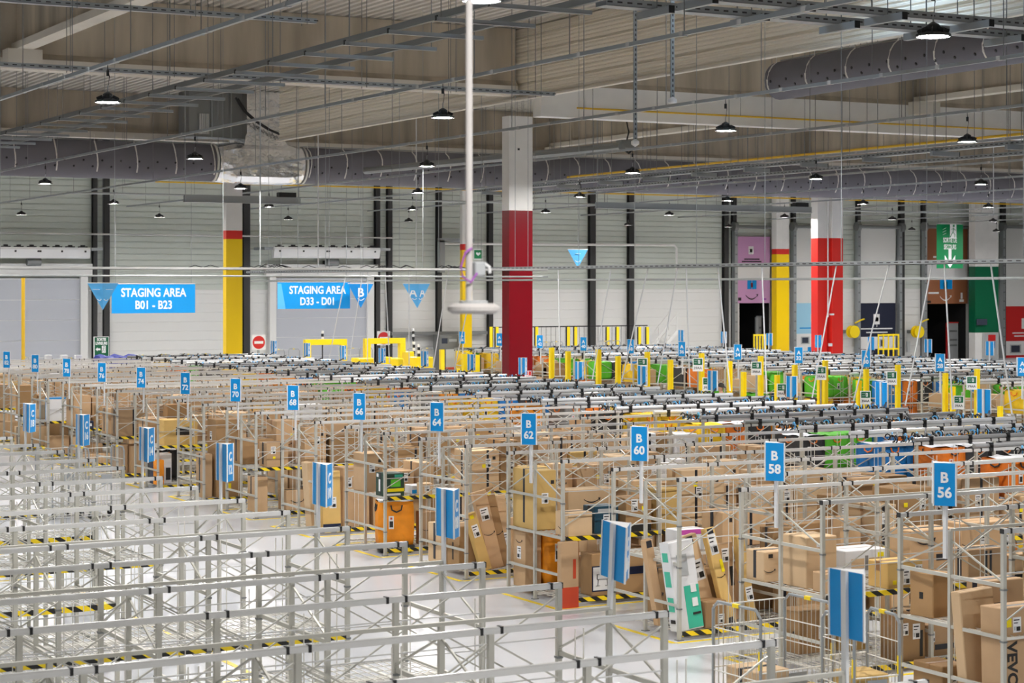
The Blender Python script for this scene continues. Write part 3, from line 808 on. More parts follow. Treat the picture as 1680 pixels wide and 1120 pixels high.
def pennant(label, px, py0, py1, y, wd_px, letters, m, rz=0.0, pair=True):
    a, b = at_y(px, py0, y), at_y(px, py1, y); Z = a.x * SN + a.y * CS; wd = wd_px * Z / FPX
    r = thing('hanging_pennant', label, 'sign', (a.x, y, b.z), rz, 'blue triangular pennants')
    H = a.z - b.z; h = wd / 2; dep = wd * .32
    faces = [((-h, 0), (0, -dep)), ((0, -dep), (h, 0)), ((h, 0), (-h, 0))] if pair else [((-h, 0), (h, 0)), ((h, 0), (0, dep)), ((0, dep), (-h, 0))]
    apex = Vector((0, -dep if pair else 0, 0)) * .35
    for k, (p, q) in enumerate(faces):
        P, Q = Vector((p[0], p[1], H)), Vector((q[0], q[1], H)); n = (Q - P).cross(Vector((0, 0, 1))).normalized()
        mb = MB(); mb.plate([P, Q, apex], n, .012, m); f = mb.build('face', r)
        if k < len(letters) and letters[k] is not None:
            c = (P + Q) * .5 * .98 + n * .03; c.z = H * .60 + 0; c -= (P + Q) * .5 * .2 - Vector((0, 0, (P + Q).z * .5 * .2)) - apex * .2
            c = P * .32 + Q * .32 + apex * .36 + n * .03
            if letters[k]: text('letter', letters[k], H * .50, c, n, r, 'letter', .01)
            mm = MB(); t = (Q - P).normalized(); n_ = 8; c2 = P * .2 + Q * .2 + apex * .6 + n * .02; ww = wd * .26 * (.6 if pair else 1)
            for i in range(n_):
                u0, u1 = i / n_ - .5, (i + 1) / n_ - .5
                s0, s1 = -ww * .3 * (1 - 4 * u0 * u0), -ww * .3 * (1 - 4 * u1 * u1)
                mm.bar(c2 + t * u0 * ww + Vector((0, 0, s0)), c2 + t * u1 * ww + Vector((0, 0, s1)), .025, 'letter')
            if letters[k] == '':
                c3 = P * .38 + Q * .38 + apex * .24 + n * .02
                mm.bar(c3 - t * wd * .12, c3 + t * wd * .12, .14, 'letter', .02)
            mm.build('smile_mark', r)
    mb = MB()
    for p, q in faces: mb.bar((p[0], p[1], H), (q[0], q[1], H), .04, 'white', .03)
    mb.build('top_edge', r)
    mb = MB(); mb.tube([(0, 0, H), (0, 0, ROOF - b.z + .1)], .01, 'galv', 4); mb.build('suspension_wire', r)
pennant('folded blue pennant left of the B01 - B23 staging banner', 169, 464, 508, 88, 50, ['', ''], 'sign_pale', -.35)
pennant('blue pennant with a white letter B beside the D33 - D01 banner', 592, 465, 505, 92, 44, ['B'], 'sign_deep', -.1, False)
pennant('folded pale blue pennant with two white letters A', 683, 465, 505, 88, 47, ['A', 'A'], 'sign_pale', -.15)
pennant('small pale blue pennant high on the wall right of the red column', 948, 409, 439, 92, 34, [''], 'sign_pale', -.3, False)
# flat signs
def flat_sign(name, label, px0, px1, py0, py1, y, m, cat='sign', foot=None, rz=0.0, group=None):
    a, b = at_y((px0 + px1) / 2, py0, y), at_y((px0 + px1) / 2, py1, y)
    W = at_y(px1, 466, y).x - at_y(px0, 466, y).x; H = a.z - b.z
    r = thing(name, label, cat, (a.x, y, b.z), rz, group)
    mb = MB(); mb.box(-W / 2, W / 2, 0, .02, 0, H, m); mb.build('panel', r)
    return r, W, H
r, W, H = flat_sign('exit_banner', 'tall green hanging banner reading SORTIE DE SECOURS over a white down arrow', 1537, 1580, 368, 440, 80, 'green')
text('lettering', 'SORTIE DE\nSECOURS', W * .20, (0, -.012, H * .565), (0, -1, 0), r, 'letter', .006, fit=W * .52)
mb = MB(); w_ = W / 2; mb.plate([(-.11 * w_, -.002, H * .44), (.11 * w_, -.002, H * .44), (.11 * w_, -.002, H * .16), (.40 * w_, -.002, H * .30), (.40 * w_, -.002, H * .19), (0, -.002, H * .01), (-.40 * w_, -.002, H * .19), (-.40 * w_, -.002, H * .30), (-.11 * w_, -.002, H * .16)][::-1], (0, -1, 0), .006, 'letter'); mb.build('arrow', r)
def exit_picto(mb, cx, cz, s, m, bg):
    """running figure in a doorway, built from bars on a face looking to -y"""
    mb.box(cx, cx + s * .55, -.012, -.002, cz - s * .5, cz + s * .5, m)
    Q = lambda x, z: (cx + x * s, -.014, cz + z * s)
    for a, b in (((.28, .22), (.22, -.08)), ((.22, -.08), (.40, -.22)), ((.40, -.22), (.38, -.42)), ((.22, -.08), (.08, -.25)), ((.08, -.25), (.0, -.42)), ((.27, .18), (.44, .05)), ((.27, .18), (.10, .10))):
        mb.bar(Q(*a), Q(*b), s * .10, bg, .008)
    mb.box(cx + .24 * s, cx + .38 * s, -.018, -.01, cz + .28 * s, cz + .42 * s, bg)
mb = MB(); exit_picto(mb, 0, H * .85, W * .44, 'letter', 'green')
for k in range(3): mb.bar((-W * .28, -.006, H * (.76 + .06 * k)), (-W * .16, -.006, H * (.80 + .06 * k)), .09, 'letter', .008)
mb.build('pictogram', r)
mb = MB(); mb.box(-W / 2, W / 2, -.02, .03, H, H + .05, 'rail'); mb.build('top_bar', r)
for s_ in (-1, 1): mb = MB(); mb.tube([(s_ * W * .45, 0, H), (s_ * W * .45, 0, ROOF - r.location.z + .1)], .012, 'galv', 4); mb.build('suspension_wire', r)
r, W, H = flat_sign('delivery_exit_sign', 'green and white sign reading SORTIE LIVREURS with a left arrow by the grey door', 155, 178, 553, 587, 84, 'green_deep')
text('lettering', 'SORTIE\nLIVREURS', W * .27, (0, -.01, H * .80), (0, -1, 0), r, 'letter', .008, fit=W * .84)
mb = MB(); z = H * .42; mb.plate([(-W * .42, -.002, z), (-W * .28, -.002, z + W * .14), (-W * .28, -.002, z + .04), (-W * .08, -.002, z + .04), (-W * .08, -.002, z - .04), (-W * .28, -.002, z - .04), (-W * .28, -.002, z - W * .14)], (0, -1, 0), .006, 'letter')
exit_picto(mb, W * .02, z, W * .5, 'letter', 'green_deep'); mb.build('pictogram', r)
mb = MB(); mb.box(-W * .56, -W * .5, -.02, .03, -.1, H + .03, 'white'); mb.box(W * .5, W * .54, -.02, .03, -.1, H + .03, 'white'); mb.box(-W * .5, W * .5, -.01, .03, H, H + .03, 'white'); mb.build('frame', r)
mb = MB(); mb.box(-.06, .06, .03, .09, -r.location.z, .2, 'galv'); mb.build('post', r)
for px0, px1, py0, py1, y, lab in ((413, 436, 549, 574, 84, 'red and white no entry sign beside the yellow column on the left'), (619, 640, 543, 566, 88, 'red and white no entry sign over the yellow portal frame')):
    r, W, H = flat_sign('no_entry_sign', lab, px0, px1, py0, py1, y, 'white', group='no entry signs')
    mb = MB(); R_ = W * .44; mb.plate([(R_ * math.cos(2 * PI * k / 24), 0, H * .5 + R_ * math.sin(2 * PI * k / 24)) for k in range(24)], (0, -1, 0), .008, 'door_red'); mb.box(-R_ * .72, R_ * .72, -.016, -.008, H * .5 - R_ * .2, H * .5 + R_ * .2, 'white'); mb.build('no_entry_symbol', r)
    mb = MB(); mb.box(-.05, .05, .02, .09, -r.location.z, .2, 'galv'); mb.build('post', r)
r, W, H = flat_sign('defibrillator_sign', 'small green sign with a white heart high beside the thin yellow column', 778, 791, 410, 424, 96.9, 'green')
mb = MB(); s_ = W * .3; pts = [(0, -.6), (.9, .15), (.85, .6), (.45, .75), (0, .4), (-.45, .75), (-.85, .6), (-.9, .15)]
mb.plate([(x * s_, 0, H * .5 + z * s_) for x, z in pts], (0, -1, 0), .01, 'letter'); mb.build('heart', r)
mb = MB(); mb.box(-W * .56, W * .56, .005, .025, -.06, H + .06, 'white'); mb.build('frame', r)
mb = MB(); mb.tube([(0, .03, H), (0, .03, ROOF - r.location.z + .1)], .01, 'galv', 4); mb.build('suspension_wire', r)
r, W, H = flat_sign('extinguisher_sign', 'small red and white fire point sign on the foot of the main column', 861, 872, 608, 623, 50.97, 'white')
mb = MB(); mb.box(-W * .42, -W * .05, -.006, 0, H * .55, H * .93, 'door_red'); mb.box(W * .08, W * .42, -.006, 0, H * .5, H * .93, 'door_red'); mb.box(-W * .42, W * .42, -.006, 0, H * .08, H * .42, 'door_red'); mb.build('pictogram', r)
# wall furniture: duct drop, low band, cabinets
a, b = wp(722, 394, 99.3), wp(730, 447, 99.3)
mb = MB(); mb.box(0, b.x - a.x, 0, .35, b.z, a.z, 'galv'); mb.box(0, 2.2, 0, .3, a.z - .1, a.z + .12, 'galv'); tag(mb.build('wall_duct', None, loc=(a.x, 99.3, 0)), 'small grey wall duct with an elbow above the paired blue pennant', 'duct')
a, b = wp(643, 545, 99.4), wp(800, 548, 99.4)
mb = MB(); mb.box(0, b.x - a.x, 0, .5, b.z, a.z, 'galv_dark'); tag(mb.build('guard_rail', None, loc=(a.x, 99.4, 0)), 'long dark guard rail low along the back wall', 'rail')
a, b = wp(721, 549, 98.5), wp(762, 562, 98.5)
mb = MB(); mb.box(0, b.x - a.x, 0, .8, 0, a.z, 'galv_dark'); mb.box(.15, .5, -.02, 0, a.z - .5, a.z - .2, 'screen_dark'); mb.box(.6, 1.1, -.02, 0, a.z - .4, a.z - .25, 'plastic_grey'); tag(mb.build('control_cabinet', None, loc=(a.x, 98.5, 0)), 'dark grey control cabinet against the back wall left of the thin yellow column', 'cabinet')
for k, (px, lab) in enumerate(((1400, 'yellow hose reel on the white wall beside the navy dock door'), (1503, 'yellow hose reel on the white wall beside the brown dock door'))):
    c = wp(px - (3 if k == 0 else 0), 544, 99.2)
    r = thing('hose_reel', lab, 'hose reel', c, 0, 'yellow hose reels on the dock wall')
    mb = MB(); mb.tube([(0, -.35, 0), (0, -.28, 0)], .40, 'yellow', 18); mb.tube([(0, .0, 0), (0, .07, 0)], .40, 'yellow', 18); mb.tube([(0, -.28, 0), (0, .0, 0)], .3, 'yellow_paint', 16); mb.build('drum', r)
    mb = MB(); mb.box(-.2, .2, -.1, .68, -.1, .1, 'galv_dark'); mb.build('bracket', r)
    mb = MB(); mb.tube([(.2, -.1, .55), (.7, -.1, .75), (1.1, .1, .8)], .05, 'yellow', 8); mb.build('hose', r)
for k, (x0, x1, y0, y1, yy, m_, nm, lab, cat) in enumerate(((1603, 1619, 523, 533, 97.85, 'screen_dark', 'wall_monitor', 'small monitor on the green pier', 'monitor'), (1613, 1637, 546, 600, 97.9, 'plastic_grey', 'service_door', 'grey service door below the green pier', 'door'),
        (1622, 1633, 549, 559, 97.81, 'door_red', 'fire_notice', 'red notice on the grey service door', 'notice'), (1624, 1632, 560, 571, 97.81, 'sign_deep', 'blue_notice', 'blue notice on the grey service door', 'notice'),
        (1488, 1493, 560, 577, 99.7, 'plastic_grey', 'wall_notice', 'grey notice sheet left of the brown dock door', 'notice'), (1362, 1368, 514, 517, 73.86, 'white', 'socket_box', 'white socket box high on the twin red column', 'socket'),
        (1360, 1365, 563, 568, 73.86, 'white', 'socket_box', 'white socket box low on the twin red column', 'socket'))):
    a, b = at_y((x0 + x1) / 2, y0, yy), at_y((x0 + x1) / 2, y1, yy); W = at_y(x1, 466, yy).x - at_y(x0, 466, yy).x
    mb = MB(); mb.rbox(-W / 2, W / 2, -.04, .06, b.z if cat != 'door' else 0, a.z, m_, .01); tag(mb.build(nm, None, loc=(a.x, yy, 0)), lab, cat)
mb = MB(); q = at_y(1361, 380, 73.75); q2 = at_y(1361, 520, 73.75); mb.tube([(0, 0, q2.z), (0, 0, 10.4)], .03, 'white', 6); tag(mb.build('cable_conduit', None, loc=(q.x, 73.875, 0)), 'white cable conduit down the face of the twin red column', 'pipe')
# light coloured steel stair by the wall
a = wp(1083, 516, 97); 
r = thing('steel_stair', 'pale steel access stair against the back wall', 'stair', (a.x - 1, 97, 0))
mb = MB(); top = a.z
for s_ in (0, .9):
    mb.bar((0, s_, 0), (2.2, s_, top - 1), .08, 'wall_white', .2); mb.bar((0, s_, 1), (2.2, s_, top), .06, 'wall_white')
    for k in range(4): mb.bar((.1 + k * .7, s_, .1 + k * .7), (.1 + k * .7, s_, 1.1 + k * .75), .05, 'wall_white')
for k in range(9): mb.box(.1 + k * .24, .35 + k * .24, 0, .9, .15 + k * (top - 1.2) / 9, .19 + k * (top - 1.2) / 9, 'wall_white')
mb.build('stair_frame', r)
# dark framed fence panels with yellow posts right of the main column
ff = []
r = thing('safety_fence', 'dark mesh safety fence with yellow posts along the back wall', 'fence', (0, 92, 0))
pxs = [805, 815, 880, 932, 944, 997, 1013, 1049, 1062]
for px in pxs:
    p = at_y(px, 536, 92); mb = MB(); mb.box(p.x - .09, p.x + .09, -.05, .05, 0, p.z, 'yellow'); mb.box(p.x - .12, p.x - .09, -.05, .05, 0, p.z, 'black'); mb.build('fence_post', r)
a, b = at_y(800, 536, 92), at_y(1062, 536, 92)
mb = MB(); mb.box(a.x, b.x, -.03, .03, a.z - .06, a.z, 'black')
x = a.x
while x < b.x: mb.box(x, x + .012, -.01, .01, .1, a.z, 'post_dark'); x += .3
mb.build('mesh_infill', r)

# yellow railings at the docks
for k, (x0, x1) in enumerate(((1237, 1256), (1441, 1474))):
    a, b = at_y(x0, 548, 96), at_y(x1, 548, 96); L = b.x - a.x
    r = thing('dock_railing', ('yellow dock railing before the opening under the lilac door', 'yellow dock railing right of the navy dock door')[k], 'railing', (a.x, 96, 0), 0, 'yellow dock railings')
    for q in range(5): mb = MB(); mb.box(L * q / 4 - .035, L * q / 4 + .035, -.035, .035, 0, a.z, 'yellow'); mb.build('post', r)
    for z in (a.z * .5, a.z - .06): mb = MB(); mb.box(-.03, L + .03, -.03, .03, z - .05, z + .05, 'yellow'); mb.build('rail', r)
# ------------------------------------------------------------------ racks
HW = .875                        # half depth of a row
def floor_line(x0, x1, y0, y1, mtl='yellow'):
    mb = MB(); mb.box(x0, x1, y0, y1, .0, .004, mtl); return struct(mb.build('floor_line'))
mb = MB(); mb.box(-.024, .024, -.024, .024, 0, 2.24, 'steel'); mb.box(-.05, .05, -.05, .05, 0, .012, 'galv_dark')
for z in (.48, 1.06, 1.64): mb.box(-.03, .03, -.032, .032, z - .05, z - .03, 'galv_dark')
POST = mb.mesh('post')
mb = MB(); mb.box(-.022, .022, -.022, .022, 0, 2.16, 'steel'); mb.box(-.045, .045, -.045, .045, 0, .012, 'galv_dark'); MPOST = mb.mesh('post')
mb = MB()
for z in (.48, 1.06, 1.64): mb.box(-.014, .014, -HW, HW, z - .02, z + .02, 'steel')
for s_ in (-1, 1):
    mb.bar((.0, 0, 2.06), (.0, s_ * HW, 1.68), .018, 'steel')
FRAME = mb.mesh('cross_frame')
def deck_mesh(L, two=True):
    """wire mesh shelf"""
    mb = MB(); a, b = .03, L - .03
    for y in (-HW + .02, -.03, .03, HW - .02): mb.box(a, b, y - .014, y + .014, -.03, .0, 'wire')
    x = a + .05
    while x < b: mb.box(x - .004, x + .004, -HW + .03, HW - .03, .0, .008, 'wire'); x += .095
    for k in range(8):
        y = -HW + .12 + k * .215; mb.box(a, b, y - .005, y + .005, -.008, .0, 'wire')
    for x in (L * .33, L * .66): mb.box(x - .015, x + .015, -HW + .03, HW - .03, -.03, -.008, 'wire')
    return mb.mesh('mesh_shelf')
def hazard_mesh(L):
    mb = MB(); mb.box(.03, L - .03, -.006, .006, -.035, .035, 'hazard'); return mb.mesh('hazard_strip')
def brace_mesh(L, s_):
    """slanting braces and thin wires of one bay on one long side"""
    mb = MB(); y = s_ * (HW + .0)
    mb.bar((.03, y, 2.15), (L - .03, y, 1.25), .014, 'steel'); mb.bar((.03, y, 1.25), (L - .03, y, 2.15), .014, 'steel')
    for z in (1.42, 1.78): mb.box(0, L, y - .006, y + .006, z - .006, z + .006, 'rail')
    for x in (L * .5 - .04, L * .5 + .04): mb.box(x - .004, x + .004, y - .004, y + .004, .1, 2.2, 'wire')
    return mb.mesh('side_brace')
def rail_mesh(L, bay, n):
    mb = MB(); mb.box(-.02, L + .02, -.028, .028, -.023, .020, 'rail'); mb.box(-.02, L + .02, -.018, .018, .020, .028, 'rail')
    for k in range(n + 1):
        x = k * bay
        for d in (-.09, .09):
            if 0 <= x + d <= L: mb.box(x + d - .012, x + d + .012, -.033, .033, -.026, .033, 'black')
    mb.box(-.03, -.02, -.03, .03, -.025, .03, 'rubber'); mb.box(L + .02, L + .03, -.03, .03, -.025, .03, 'rubber')
    return mb.mesh('top_rail')
def thin_rail_mesh(L):
    mb = MB(); mb.box(0, L, -.016, .016, -.016, .016, 'steel'); return mb.mesh('middle_rail')
def tube_mesh(L, m='white_tube'):
    mb = MB(); mb.tube([(0, 0, 0), (L, 0, 0)], .040, m, 10)
    k = .35
    while k < L:
        mb.box(k - .035, k + .035, -.055, .055, -.10, .052, 'black'); mb.box(k - .012, k + .012, -.085, .085, -.03, .01, 'black'); k += .882
    return mb.mesh('top_tube')
def cluster_mesh(seed):
    """bunch of small black hooks and glossy clips riding on a thin rail"""
    rnd = random.Random(seed); mb = MB()
    for k in range(20):
        x = (k - 9.5) * .036; z = rnd.uniform(0, .09); y = rnd.uniform(-.12, .12)
        n = 7; R = rnd.uniform(.04, .065); tl = rnd.uniform(-.8, .8)
        pts = [(x + R * math.cos(a) * math.sin(tl), y + R * math.cos(a) * math.cos(tl), z + .02 + R * math.sin(a)) for a in [i * 5.4 / n for i in range(n)]]
        mb.tube(pts, .014, ('black', 'black', 'plastic_grey', 'black', 'sign_pale')[k % 5], 4)
    return mb.mesh('hook_cluster')
CLUST = [cluster_mesh(s_) for s_ in range(3)]
def strap_mesh(seed):
    rnd = random.Random(seed); mb = MB()
    a = Vector((0, -HW, .03)); b = Vector((rnd.uniform(.4, .9), 0, .08)); m_ = (a + b) / 2 + Vector((0, 0, -.08))
    mb.tube([a, a * .6 + m_ * .4, m_, m_ * .4 + b * .6, b], .02, 'black', 4)
    return mb.mesh('webbing_strap')
STRAPS = [strap_mesh(s_) for s_ in range(3)]
def rack_row(label, x, y, n, bay, tube_from=None, decks=None, hazards=None, group=None, levels=(.10, 1.06), half=None):
    """one long row: posts, frames, rails, shelves. decks(i, level) tells which shelves are there"""
    L = n * bay
    r = thing('storage_rack', label, 'rack', (x, y, 0), 0, group)
    key = (round(L, 3), n)
    if key not in KIDS:
        KIDS[key] = dict(deck=deck_mesh(bay), hz=hazard_mesh(bay), br=(brace_mesh(bay, -1), brace_mesh(bay, 1)), rail=rail_mesh(L, bay, n), thin=thin_rail_mesh(L))
    K = KIDS[key]
    for k in range(n + 1):
        for s_ in (-1, 0, 1): put('post', POST if s_ else MPOST, r, (k * bay, s_ * HW, 0))
        put('cross_frame', FRAME, r, (k * bay, 0, 0))
    for s_ in (-1, 1): put('top_rail', K['rail'], r, (0, s_ * HW, 2.25))
    put('middle_rail', K['thin'], r, (0, 0, 2.17))
    for k in range(n):
        tl = tube_from is not None and k * bay >= tube_from - .1
        for lv, z in enumerate((.10, .85, 1.52) if tl else levels):
            if half and lv == 1 and not tl and k in half:
                (ox, oy), (sx, sy) = half[k]; put('mesh_shelf', K['deck'] if sx == 1 else deck_mesh(bay * sx), r, (k * bay + ox, oy, z)).scale = (1, sy, 1)
            elif decks is None or decks(k, lv):
                put('mesh_shelf', K['deck'], r, (k * bay, 0, z))
                if not tl and (hazards is None or hazards(k, lv)): put('hazard_strip', K['hz'], r, (k * bay, -HW - .035, z - .01))
        for q in (0, 1): put('side_brace', K['br'][q], r, (k * bay, 0, 0))
    if tube_from is not None:
        tk = ('t', round(L - tube_from, 3))
        if tk not in KIDS: KIDS[tk] = (tube_mesh(L - tube_from), tube_mesh(L - tube_from, 'grey_tube'))
        for s_ in (-1, 1): put('top_tube', KIDS[tk][0 if (s_ < 0) == (round(y * 7) % 3 > 0) else 1], r, (tube_from, s_ * HW, 2.318))
        q = 0; d = tube_from + .5
        while d < L:
            put('hook_cluster', CLUST[q % 3], r, (d, .05 if q % 2 else -.05, 2.21))
            put('webbing_strap', STRAPS[q // 2 % 3], r, (d - .3, 0, 2.35))
            d += .882; q += 1
    return r
SIGN = {}
def sign_mesh():
    mb = MB(); w_, h, H = .20, .16, .49
    mb.prism([(0, -w_), (h, 0), (0, w_)], 0, H, 'sign_blue', 'white'); SIGN['body'] = mb.mesh('sign_panel')
    mb = MB()
    for x, y in ((0, -w_), (h, 0), (0, w_)): mb.box(x - .007, x + .007, y - .007, y + .007, -.002, H + .002, 'white')
    SIGN['edge'] = mb.mesh('edge_trim')
    mb = MB(); mb.box(-.03, -.003, -.028, .028, -.62, H + .004, 'white_tube'); SIGN['pole'] = mb.mesh('pole')
sign_mesh()
def row_sign(label, x, y, z, rz, body, group, tilt=0.0):
    """three sided blue row sign on a flat white pole; the two lettered faces meet away from the row"""
    r = thing('row_sign', label, 'sign', (x, y, z), rz, group); r.rotation_euler = (tilt, 0, rz)
    for k, n_ in (('body', 'sign_panel'), ('edge', 'edge_trim'), ('pole', 'pole')): put(n_, SIGN[k], r)
    for s_ in (-1, 1):
        n = Vector((.78, s_ * .625, 0)); c = Vector((.08, s_ * .10, 0)) + n * .003
        a, b = body.split()
        text('lettering', a, .165, c + Vector((0, 0, .325)), n, r, 'letter', .005)
        text('lettering', b, .165, c + Vector((0, 0, .155)), n, r, 'letter', .005)
    return r
PITCH = 3.24
# rows of the middle block, each ending at a B sign
BX, BY, BBAY, BN = 15.25, 17.26, 1.764, 7
NB = 17
B_ROWS = []
no_mid = {(58, 3), (64, 0), (68, 0), (72, 0)}; half_mid = {(60, 0): ((0, .44), (1, .49)), (56, 0): ((0, 0), (.33, 1))}                # bays without a middle shelf
TUBE0 = 4 * BBAY - .05
for k in range(NB):
    y = BY + k * PITCH; num = 56 + 2 * k
    where = f'ending at the sign B {num}' if num <= 82 else f'{ORD[(num - 84) // 2]} row beyond the sign B 82'
    B_ROWS.append((num, y))
    rack_row(f'long steel mesh-shelf rack row full of parcels, {where}', BX, y, BN, BBAY, TUBE0,
             decks=lambda i, lv, num=num: not (lv == 1 and (num, i) in no_mid), half={i: v for (n_, i), v in half_mid.items() if n_ == num}, group='rack rows of the parcel block')
    if num <= 82: row_sign(f'blue row sign reading B {num} at the end of a parcel rack row', BX - .09, y, 2.465, PI, f'B {num}', 'blue B row signs')
    row_sign(f'blank blue back of the far row sign of rack B {num}' if num <= 82 else f'blank blue back of the far row sign, {where}', BX + BN * BBAY + .09, y + .1, 2.36, 0, f'B {num}', 'blue row signs at the far rack ends')
    floor_line(BX - .22, BX - .14, y - 1.02, y + 1.02); floor_line(BX - .14, BX + 2.2, y - 1.06, y - .99); floor_line(BX - .14, BX + 2.2, y + .99, y + 1.06)
# empty rows in the foreground, seen from behind their C signs
CXE, CY0, CBAY, CN = 8.95, 11.28, 1.645, 5
for k in range(9):
    y = CY0 + k * PITCH
    def dk(i, lv, k=k):
        j = CN - 1 - i                                  # bay counted from the aisle end
        if k in (0, 1): return (lv == 1 and j >= 2) or (lv == 0 and j >= 2)
        if k == 2: return lv == 1 and j < 2 or j >= 3
        if k == 3: return lv == 1 or j >= 1
        if k == 4: return j >= 1
        return j >= 1 or lv == 1
    rack_row(f'empty steel rack row in the foreground block, {ORD[k]} from the viewer', CXE - CN * CBAY, y, CN, CBAY, None, dk, lambda i, lv, k=k: lv == 1 and k >= 3, 'empty rack rows in the foreground')
    num = 4 + 2 * k
    row_sign(f'blank blue back of the row sign on the {ORD[k]} empty foreground rack', CXE + .035, y, 2.42, 0, f'C {num:02d}', 'blue C row signs', .075 if k == 1 else (.012 if k % 2 else -.01))
    floor_line(CXE + .14, CXE + .22, y - 1.02, y + 1.02); floor_line(CXE - 2, CXE + .14, y - 1.06, y - .99)
# rows of the right block with the A signs
AX, AY, ABAY, AN = 37.0, 38.95, 1.764, 6
A_ROWS = []
for k in range(11):
    y = AY + k * PITCH; num = 26 + 2 * k; A_ROWS.append((num, y))
    rack_row(f'steel rack row with coloured tote bags behind the sign A {num}', AX, y, AN, ABAY, 0.0, group='rack rows of the tote bag block')
    row_sign(f'blue row sign reading A {num} above the tote bag racks', AX - .10, y, 2.56, PI, f'A {num}', 'blue A row signs')
    if k >= 3: row_sign(f'blank blue back of the far row sign of rack A {num}', AX + AN * ABAY + .09, y, 2.50, 0, f'A {num}', 'blue row signs at the far rack ends')
# poles bracing the tube ends to the low tray
XT = BX + BN * BBAY
k = 0
for num, y in B_ROWS[4:15]:
    for s_ in (-1, 1):
        dx, dy = (-.35 if s_ < 0 else .3), (.55 if (k % 3) else -.9) * s_
        if pix((XT, y + s_ * HW, 3))[0] < 885 and pix((TRX, y + s_ * HW + dy, 5))[0] > 812: k += 1; continue
        p0 = Vector((XT - .06, y + s_ * HW, 2.40)); p1 = Vector((TRX, y + s_ * HW + dy, TRZ + .0))
        mb = MB(); mb.tube([(0, 0, 0), p1 - p0], .018, 'white_tube', 6)
        side = 'nearer' if s_ < 0 else 'farther'
        nm = f'rack B {num}' if num <= 82 else f'the {ORD[(num - 84) // 2]} row beyond B 82'
        tag(mb.build('brace_pole', None, loc=p0), f'leaning white brace pole, {side} tube end of {nm}', 'pole', 'leaning brace poles at the tube ends'); k += 1
# ------------------------------------------------------------------ parcels
TONES = {'cardboard': 'brown', 'cardboard_pale': 'pale brown', 'cardboard_dark': 'dark brown', 'cardboard_gold': 'golden brown', 'carton_white': 'white',
         'carton_green': 'dark green', 'carton_teal': 'dark teal', 'carton_navy': 'navy blue'}
def label_quad(mb, face, u, v, w_, h, dim, m='paper', lines=True, th0=.003):
    """sheet glued on the face 'x' (facing -x) or 'y' (facing -y); u along it from the centre, v up"""
    def b(u0, u1, v0, v1, th, mm):
        if face == 'y': mb.box(u0, u1, -dim[1] / 2 - th, -dim[1] / 2 + .001, v0, v1, mm)
        elif face == 'x': mb.box(-dim[0] / 2 - th, -dim[0] / 2 + .001, u0, u1, v0, v1, mm)
        else: mb.box(u0, u1, v0, v1, dim[2] - .001, dim[2] + th, mm)
    b(u - w_ / 2, u + w_ / 2, v - h / 2, v + h / 2, th0, m)
    if lines:
        b(u - w_ * .4, u + w_ * .3, v + h * .28, v + h * .36, .005, 'print_black'); b(u - w_ * .4, u + w_ * .1, v + h * .1, v + h * .16, .005, 'print_black')
        b(u - w_ * .1, u + w_ * .38, v - h * .4, v - h * .12, .005, 'print_black'); b(u - w_ * .4, u - w_ * .2, v - h * .35, v - h * .1, .005, 'plastic_grey')
def curve_mark(face, dim, cu, cv, L, m='print_black'):
    """smile shaped stroke with an arrow tip, standing upright or lying on a face"""
    mb = MB(); n = 8
    P = []
    for i in range(n + 1):
        t = i / n; P.append((cu + (t - .5) * L, cv - L * .16 * (1 - (2 * t - 1) ** 2)))
    def p3(u, v): return (u, -dim[1] / 2 - .003, v) if face == 'y' else (-dim[0] / 2 - .003, -u, v)
    nr = (0, -1, 0) if face == 'y' else (-1, 0, 0)
    for i in range(n):
        w_ = L * (.03 + .035 * math.sin(PI * (i + .5) / n)); a, b = P[i], P[i + 1]
        mb.plate([p3(*a), p3(*b), p3(b[0], b[1] - w_), p3(a[0], a[1] - w_)], nr, .003, m)
    e = P[-1]; mb.plate([p3(e[0] - L * .1, e[1] + L * .04), p3(e[0] + L * .05, e[1] + L * .05), p3(e[0] + L * .0, e[1] - L * .12)], nr, .003, m)
    return mb
def parcel(label, loc, rz, dim, m='cardboard', tape='black', labels=(), smile=None, sticker=None, tilt=0.0, tilt_y=0.0, group=None, name='cardboard_box', prints=(), cat='box', open_top=False):
    """carton standing on its base centre: the body is the thing, tape, labels and prints are its parts"""
    x, y, z = dim
    mb = MB(); mb.rbox(-x / 2, x / 2, -y / 2, y / 2, 0, z, m, .010)
    if not open_top: mb.box(-x / 2 + .02, x / 2 - .02, -.003, .003, z - .002, z + .002, 'cardboard_dark')
    o = tag(mb.build(name, None, loc=loc), label, cat, group)
    o.rotation_euler = (tilt, tilt_y, rz)
    if tape:
        tm = 'tape_black' if tape == 'black' else 'tape_brown'; tw = .03 if x < .5 else .04
        mb = MB(); mb.box(-x / 2 - .003, x / 2 + .003, -tw, tw, z - .001, z + .004, tm)
        dr = min(z * .9, z if tape == 'black' else .12); mb.box(-x / 2 - .004, -x / 2 + .001, -tw, tw, z - dr, z + .004, tm); mb.box(x / 2 - .001, x / 2 + .004, -tw, tw, z - dr, z + .004, tm)
        mb.build('tape', o)
    for f, u, v, w_, h in labels:
        mb = MB(); label_quad(mb, f, u, v, w_, h, dim); mb.build('shipping_label', o)
    if sticker:
        f, u, v, s_ = sticker; mb = MB(); label_quad(mb, f, u, v, s_, s_ * .9, dim, 'sticker', False); mb.build('sticker', o)
    if smile:
        f, u, v, L = smile; curve_mark(f, dim, u, v, L).build('smile_mark', o)
    for pi_, (f, u, v, w_, h, mm) in enumerate(prints):
        mb = MB(); label_quad(mb, f, u, v, w_, h, dim, mm, False, .0025 + .0016 * pi_); mb.build('print', o)
    return o
